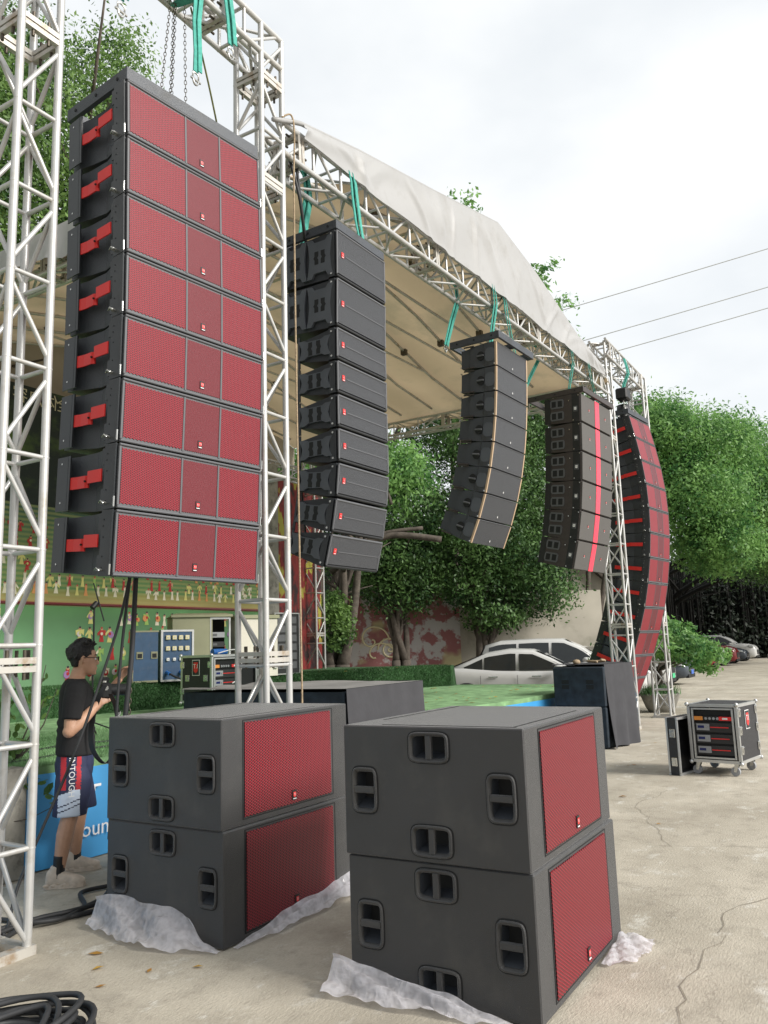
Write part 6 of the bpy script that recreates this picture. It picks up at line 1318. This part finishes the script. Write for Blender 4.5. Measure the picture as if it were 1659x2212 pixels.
mb.tube([(-.3, -.6, .42), (-.1, -.68, .43), (.08, -.74, .50)], .003, 5); mb.build('stem', 'bark', t)
LV = np.array(LV); k = len(LV); nrm = RNG.normal(size=(k, 3))+np.array([0, -.3, .6]); nrm /= np.linalg.norm(nrm, axis=1)[:, None]; t1 = np.cross(nrm, RNG.normal(size=(k, 3))); t1 /= np.linalg.norm(t1, axis=1)[:, None]; t2 = np.cross(nrm, t1); s = .048*RNG.uniform(.6, 1.25, k)[:, None]
V = np.stack([LV-t1*s, LV-t1*s*.3+t2*s*.42, LV+t1*s*.5+t2*s*.36, LV+t1*s, LV+t1*s*.5-t2*s*.36, LV-t1*s*.3-t2*s*.42], 1).reshape(-1, 3)
put('foliage', tri_mesh('foliage', V, 'leafA', 6), t)
# ---------------- the photographer ----------------
def ring(c, ux, uy, rx, ry, n=16, p=2.0, sh=0):
    c, ux, uy = Vector(c), Vector(ux), Vector(uy); out = []
    for i in range(n):
        a = 2*pi*i/n; ca, sa = cos(a), sin(a); out.append(c+ux*(rx*abs(ca)**(2/p)*(1 if ca >= 0 else -1))+uy*(ry*abs(sa)**(2/p)*(1 if sa >= 0 else -1)))
    return out
def limb(mb, pts, rad, n=12, mi=0):
    """tapering limb through joints; rad: (r_in_plane, r_across)"""
    return mb.tube(curve_pts(pts, 5), [rad[min(int(i/5), len(rad)-1)]*(1-(i % 5)/5)+rad[min(int(i/5)+1, len(rad)-1)]*((i % 5)/5) for i in range(5*(len(pts)-1)+1)], n, mi)
def remesh(o, vox, smooth=3, fac=.6):
    r = o.modifiers.new('r', 'REMESH'); r.mode = 'VOXEL'; r.voxel_size = vox; r.use_smooth_shade = True
    s = o.modifiers.new('s', 'SMOOTH'); s.iterations = smooth; s.factor = fac
    dg = bpy.context.evaluated_depsgraph_get(); dg.update(); me = bpy.data.meshes.new_from_object(o.evaluated_get(dg)); mats = [m_ for m_ in o.data.materials]
    o.modifiers.clear(); o.data = me
    me.materials.clear(); [me.materials.append(m_) for m_ in mats]
    me.polygons.foreach_set('use_smooth', [True]*len(me.polygons)); me.polygons.foreach_set('material_index', [0]*len(me.polygons)); me.update()
    return o
FA = -.62   # facing azimuth
PX, PY = 4.21, 5.33
man = thing('person', 'young man in black t-shirt and navy shorts holding a camera, glasses, looking right', 'person', (PX, PY, 0), (0, 0, FA))
# local axes: x forward, y to his left, z up
b = MB()
# torso + hips
b.loft([ring((x, 0, z), (1, 0, 0), (0, 1, 0), rx, ry, 20, 2.3) for z, x, rx, ry in ((.80, -.01, .08, .12), (.86, -.01, .115, .165), (.95, -.005, .115, .165), (1.05, .0, .10, .145), (1.18, .0, .105, .155), (1.30, -.005, .11, .175), (1.38, -.01, .095, .17), (1.43, -.01, .07, .11), (1.46, 0, .05, .06))])
# neck, head
b.tube([(-.015, 0, 1.40), (.0, 0, 1.46), (.02, 0, 1.52)], [.062, .056, .056], 14)
HC = Vector((.045, 0, 1.595))
b.blob((HC.x-.015, 0, HC.z+.028), (.098, .077, .092), 12)
b.loft([ring((HC.x+x, 0, HC.z+z), (1, 0, 0), (0, 1, 0), rx, ry, 16, 2.3) for z, x, rx, ry in ((-.128, .045, .022, .022), (-.120, .042, .040, .036), (-.10, .034, .055, .050), (-.07, .020, .070, .060), (-.03, .008, .083, .068), (.02, .0, .088, .071), (.06, -.004, .085, .07))])
b.loft([ring((HC.x+x, 0, HC.z+z), (1, 0, 0), (0, 1, 0), rx, ry, 10) for z, x, rx, ry in ((-.052, .094, .006, .008), (-.045, .096, .016, .016), (-.034, .094, .018, .013), (-.010, .088, .012, .009), (.012, .082, .008, .007))])   # nose
b.blob((HC.x+.086, 0, HC.z-.073), (.013, .022, .0075), 6); b.blob((HC.x+.084, 0, HC.z-.084), (.012, .020, .0075), 6); b.blob((HC.x+.074, 0, HC.z-.115), (.018, .022, .014), 6)
b.blob((HC.x+.072, .03, HC.z+.016), (.014, .024, .008), 6); b.blob((HC.x+.072, -.03, HC.z+.016), (.014, .024, .008), 6)
for s in (-1, 1): b.tube([(HC.x-.012, s*.071, HC.z-.036), (HC.x-.018, s*.080, HC.z-.020), (HC.x-.020, s*.083, HC.z+.004), (HC.x-.012, s*.079, HC.z+.016), (HC.x-.002, s*.073, HC.z+.006)], [.007, .008, .008, .008, .006], 8)
# arms
limb(b, [(-.01, -.17, 1.39), (-.04, -.225, 1.24), (-.055, -.265, 1.075)], [.056, .052, .043])
b.blob((-.06, -.265, 1.075), (.046, .042, .046), 8)
limb(b, [(-.055, -.265, 1.075), (.03, -.235, 1.15), (.11, -.19, 1.225), (.155, -.155, 1.265)], [.043, .045, .034, .027])
limb(b, [(-.01, .17, 1.39), (.03, .23, 1.27), (.10, .26, 1.16)], [.056, .050, .042])
limb(b, [(.10, .26, 1.16), (.19, .22, 1.26), (.27, .17, 1.36), (.325, .13, 1.43)], [.041, .041, .032, .026])
# legs
limb(b, [(-.01, -.09, .86), (-.015, -.135, .68), (-.03, -.165, .49)], [.088, .078, .060])
limb(b, [(-.03, -.165, .49), (-.065, -.185, .34), (-.10, -.205, .10), (-.10, -.205, .05)], [.060, .061, .036, .036])
limb(b, [(-.005, .09, .86), (.03, .135, .68), (.06, .175, .49)], [.088, .078, .058])
limb(b, [(.06, .175, .49), (.035, .195, .34), (.03, .215, .10), (.03, .215, .05)], [.058, .060, .036, .036])
# hands: palm and five separate fingers each
def hand(org, ux, uy, uz, curl, thumb):
    """org wrist, ux along the palm, uy across to the thumb side, uz palm normal (grasp direction)"""
    o, X, Y, Z = Vector(org), Vector(ux).normalized(), Vector(uy).normalized(), Vector(uz).normalized()
    def P(a, c, d): return o+X*a+Y*c+Z*d
    b.loft([[P(a, w_*cos(t)+yo, .013*sin(t)) for t in np.linspace(0, 2*pi, 12, endpoint=False)] for a, w_, yo in ((-.01, .024, 0), (.02, .032, 0), (.055, .040, 0), (.085, .040, 0), (.095, .036, 0))])
    for i, (yy, ln) in enumerate(((.030, .072), (.010, .080), (-.010, .075), (-.030, .060))):
        c = curl[i]; p0 = P(.085, yy, 0); a1 = c*.6; p1 = p0+X*cos(a1)*ln*.45+Z*sin(a1)*ln*.45; a2 = a1+c*.9; p2 = p1+X*cos(a2)*ln*.32+Z*sin(a2)*ln*.32; a3 = a2+c*.6; p3 = p2+X*cos(a3)*ln*.26+Z*sin(a3)*ln*.26
        b.tube([p0-X*.02, p0, p1, p2, p3], [.0095, .0098, .009, .0085, .007], 8)
    t0 = P(.025, .030, .004); t1 = P(.052, .052+thumb*.01, .014); t2 = P(.078, .056+thumb*.012, .03); t3 = P(.096, .050, .044)
    b.tube([P(.005, .015, 0), t0, t1, t2, t3], [.012, .013, .0115, .010, .0075], 8)
hand((.155, -.155, 1.265), (.75, .35, .45), (-.35, .2, .8), (.1, .9, .1), (1.0, 1.1, 1.2, 1.25), 1)      # right hand under/round the camera
hand((.325, .13, 1.43), (.55, -.35, .75), (-.5, -.6, .4), (.5, -.8, -.2), (1.2, 1.25, 1.3, 1.35), 1)       # left hand gripping the cable loom
body = b.build('body', 'skin', man); remesh(body, .0058, 3, .5)
# hair
h = MB(); random.seed(3)
h.blob((HC.x-.028, 0, HC.z+.045), (.106, .086, .094), 14)
h.loft([ring((HC.x+x, 0, HC.z+z), (1, 0, 0), (0, 1, 0), rx, ry, 16) for z, x, rx, ry in ((-.06, -.060, .030, .050), (-.03, -.058, .042, .062), (.01, -.05, .06, .074), (.04, -.04, .075, .08))])
for i in range(60):
    a = random.uniform(-2.6, 2.6); u = random.uniform(.05, 1.0); d = Vector((cos(a)*u, sin(a)*.8*u, 1.15-.55*u)).normalized(); c = Vector((HC.x-.02, 0, HC.z+.05))+Vector((d.x*.098, d.y*.078, d.z*.088))
    h.tube([c, c+d*.012+Vector((.006, 0, .002)), c+d*.022+Vector((.012, random.uniform(-.012, .012), .0))], [.014, .011, .005], 6)
for i in range(40):
    a = random.uniform(0, 2*pi); c = Vector((HC.x-.03+.10*cos(a), .083*sin(a), HC.z+random.uniform(-.0, .09)))
    if c.x > HC.x+.045: continue
    h.tube([c, c+Vector((-.006, .004*sin(a), -.022))], [.010, .004], 6)
hair = h.build('hair', 'hair', man); remesh(hair, .006, 1, .4)
# beard shadow is left out; eyebrows, eyes
e = MB()
for s in (-1, 1):
    e.blob((HC.x+.078, s*.031, HC.z-.006), (.011, .014, .009), 8, 0); e.cyl((HC.x+.087, s*.032, HC.z-.006), (HC.x+.0895, s*.032, HC.z-.006), .006, 10, 1)
e.build('eyes', ['white', 'dark'], man)
e = MB()
for s in (-1, 1): e.tube([(HC.x+.086, s*.014, HC.z+.021), (HC.x+.086, s*.032, HC.z+.027), (HC.x+.074, s*.052, HC.z+.021)], [.003, .004, .002], 6)
e.build('eyebrows', 'hair', man)
g = MB()
for s in (-1, 1):
    g.tube([(HC.x+.104, s*.034+.024*cos(a), HC.z-.006+.017*sin(a)) for a in np.linspace(0, 2*pi, 16, endpoint=False)], .0024, 6, 0, True)
    g.tube([(HC.x+.103, s*.058, HC.z+.004), (HC.x+.075, s*.074, HC.z+.004), (HC.x-.012, s*.082, HC.z+.008), (HC.x-.028, s*.082, HC.z-.004)], .0024, 6)
g.tube([(HC.x+.105, -.010, HC.z), (HC.x+.109, 0, HC.z+.003), (HC.x+.105, .010, HC.z)], .0022, 6); g.build('glasses', 'black', man)
# t-shirt
s = MB()
s.loft([ring((x, 0, z), (1, 0, 0), (0, 1, 0), rx, ry, 24, 2.4) for z, x, rx, ry in ((.885, -.0, .135, .185), (.90, -.0, .142, .190), (.98, -.0, .138, .182), (1.08, -.0, .130, .172), (1.18, .003, .130, .178), (1.28, .003, .132, .190), (1.35, -.004, .122, .195), (1.40, -.012, .100, .185), (1.43, -.015, .078, .13), (1.448, -.01, .064, .075))])
limb(s, [(-.01, -.14, 1.385), (-.03, -.215, 1.30), (-.045, -.25, 1.155)], [.078, .078, .070], 14)
limb(s, [(-.01, .14, 1.385), (.02, .215, 1.30), (.055, .245, 1.20)], [.078, .078, .068], 14)
for i, z in enumerate((.93, .99, 1.05, 1.12)): s.tube([(.10*cos(a)*1.3, .165*sin(a)*1.05, z+.02*sin(a*2+i)) for a in np.linspace(0, 2*pi, 20, endpoint=False)], .012, 6, 0, True)
shirt = s.build('t_shirt', 'shirt', man); remesh(shirt, .008, 3, .5)
mb = MB(); gtx = text_geo('CHINA', .042); mb.add([(p[0], p[1], 0) for p in gtx[0]], gtx[1], 0, False, frame_mat((.118, -.095, 1.285), (.72, .69, .0), (-.05, 0, 1))); mb.build('chest_print', 'logored', man)
# shorts with coloured side panel
q = MB()
q.loft([ring((x, 0, z), (1, 0, 0), (0, 1, 0), rx, ry, 24, 2.4) for z, x, rx, ry in ((.74, -.005, .13, .18), (.82, -.005, .140, .188), (.90, -.0, .128, .178), (.935, 0, .115, .165))])
for sy, kx in ((-1, (-.01, -.02, -.035)), (1, (.0, .03, .055))):
    q.loft([ring((kx[0] if z > .7 else (kx[1] if z > .56 else kx[2]), sy*yy, z), (1, 0, 0), (0, 1, 0), rx, ry, 20, 2.2) for z, yy, rx, ry in ((.825, .085, .118, .10), (.72, .11, .130, .112), (.60, .135, .126, .108), (.50, .155, .118, .098), (.475, .158, .119, .099))])
shorts = q.build('shorts', 'shorts', man); remesh(shorts, .008, 3, .5)
dgm = shorts.data; mats = ['shortred', 'shortwhite']
for mm in mats: dgm.materials.append(MT[mm])
for p in dgm.polygons:
    c = p.center
    if c.y < -.085:
        x = c.x+.02; z = c.z
        if z > .66 and (-.085 < x < -.048 or .020 < x < .052): p.material_index = 1
        elif z < .625+(x+.1)*.35 and -.10 < x < .05 and not (.575 < z-(x)*.35 < .583 or .540 < z-(x)*.35 < .548): p.material_index = 2
mb = MB(); gtx = text_geo('INTOUGH', .060)
mb.add([(p[0], p[1], 0) for p in gtx[0]], gtx[1], 0, False, frame_mat((-.033, -.246, .752), (.0, -.13, -1), (1, .0, .05))); mb.build('side_lettering', 'white', man)
# socks and shoes
for sy, x, y, yaw, lab in ((-1, -.10, -.205, -.10, 'r'), (1, .03, .215, .10, 'l')):
    k_ = MB(); limb(k_, [(x+.006, y, .215), (x+.002, y, .14), (x, y, .07)], [.043, .041, .045], 12); k_.build('sock', 'black', man)
    X = Matrix.Translation((x, y, 0)) @ Matrix.Rotation(yaw-.15, 4, 'Z'); sh = MB()
    sh.loft([ring((xx, 0, zc), (0, 1, 0), (0, 0, 1), ry, rz, 16, 2.6) for xx, zc, ry, rz in ((-.085, .05, .022, .036), (-.075, .062, .038, .056), (-.04, .070, .044, .066), (.01, .066, .045, .060), (.06, .052, .048, .048), (.11, .044, .050, .040), (.155, .037, .044, .032), (.18, .032, .026, .022))], 0, True, True, X)
    sh.loft([ring((-.02+.005*i, 0, .09+.03*i), (1, 0, 0), (0, 1, 0), .056-.006*i, .043-.002*i, 14) for i in range(3)], 0, True, True, X)
    so_ = sh.build('shoe', 'shoe', man); remesh(so_, .0065, 2, .5)
    sl = MB(); out_ = [(-.095, -.03), (-.08, -.045), (-.02, -.048), (.06, -.052), (.13, -.052), (.175, -.035), (.19, 0), (.175, .035), (.13, .052), (.06, .05), (-.02, .046), (-.08, .043), (-.095, .03)]
    sl.prism(out_, 'Z', .002, .026, 0, X)
    for xx in (-.07, -.02, .05, .11): sl.blob(X @ Vector((xx, -.048, .026)), (.026, .004, .012), 5); sl.blob(X @ Vector((xx, .046, .026)), (.026, .004, .012), 5)
    sl.build('sole', 'shoe', so_.parent)
    lc = MB(); 
    for i in range(4): lc.tube([X @ Vector((.035+.022*i, -.026, .098-.013*i)), X @ Vector((.042+.022*i, 0, .108-.013*i)), X @ Vector((.035+.022*i, .026, .098-.013*i))], .0035, 5)
    lc.build('laces', 'white', man)
# camera held by the person
Rz = Matrix.Rotation(FA, 4, 'Z')
def mp_(p): v = Rz @ Vector(p); return (v.x+PX, v.y+PY, v.z)
ca = thing('camera', 'black single-lens camera held in the man right hand', 'camera', mp_((.225, -.075, 1.35)), (0, 0, FA)); ca.scale = (1.3, 1.3, 1.3)
ca['label'] = 'black reflex camera with neck strap held at the chest of the man'
mb = MB(); mb.box((-.05, -.065, -.045), (.01, .065, .045), 0, None, .01); mb.box((-.045, -.028, .046), (.0, .028, .075), 0, None, .008); mb.box((.01, .03, -.04), (.035, .062, .035), 0, None, .008); mb.build('camera_body', 'black', ca)
mb = MB(); mb.cyl((.011, 0, 0), (.06, 0, 0), .036, 20, 0); mb.cyl((.06, 0, 0), (.12, 0, 0), .033, 20, 0, .036); mb.cyl((.12, 0, 0), (.121, 0, 0), .03, 20, 1); mb.build('lens', ['black', 'glass'], ca)
mb = MB(); mb.cyl((-.03, -.045, .046), (-.03, -.045, .056), .014, 12, 0); mb.cyl((-.022, -.0655, .015), (-.022, -.069, .015), .014, 12, 0); mb.build('dial', 'chrome', ca)
mb = MB(); mb.ribbon(curve_pts([(-.03, -.068, .03), (-.07, -.085, -.06), (-.10, -.10, -.20), (-.09, -.11, -.32), (-.03, -.12, -.40), (.02, -.11, -.37), (.05, -.10, -.25), (.035, -.085, -.10), (.0, -.07, -.02)], 6), .034, (.75, -.65, 0), .003)
mb.build('neck_strap', 'black', ca)
mb = MB(); gtx = text_geo('EOS DIGITAL', .028); mb.add([(p[0], p[1], 0) for p in gtx[0]], gtx[1], 0, False, frame_mat((.052, -.1045, -.20), (-.02, .0, 1), (-.75, .5, 0))); mb.build('strap_lettering', 'white', ca)
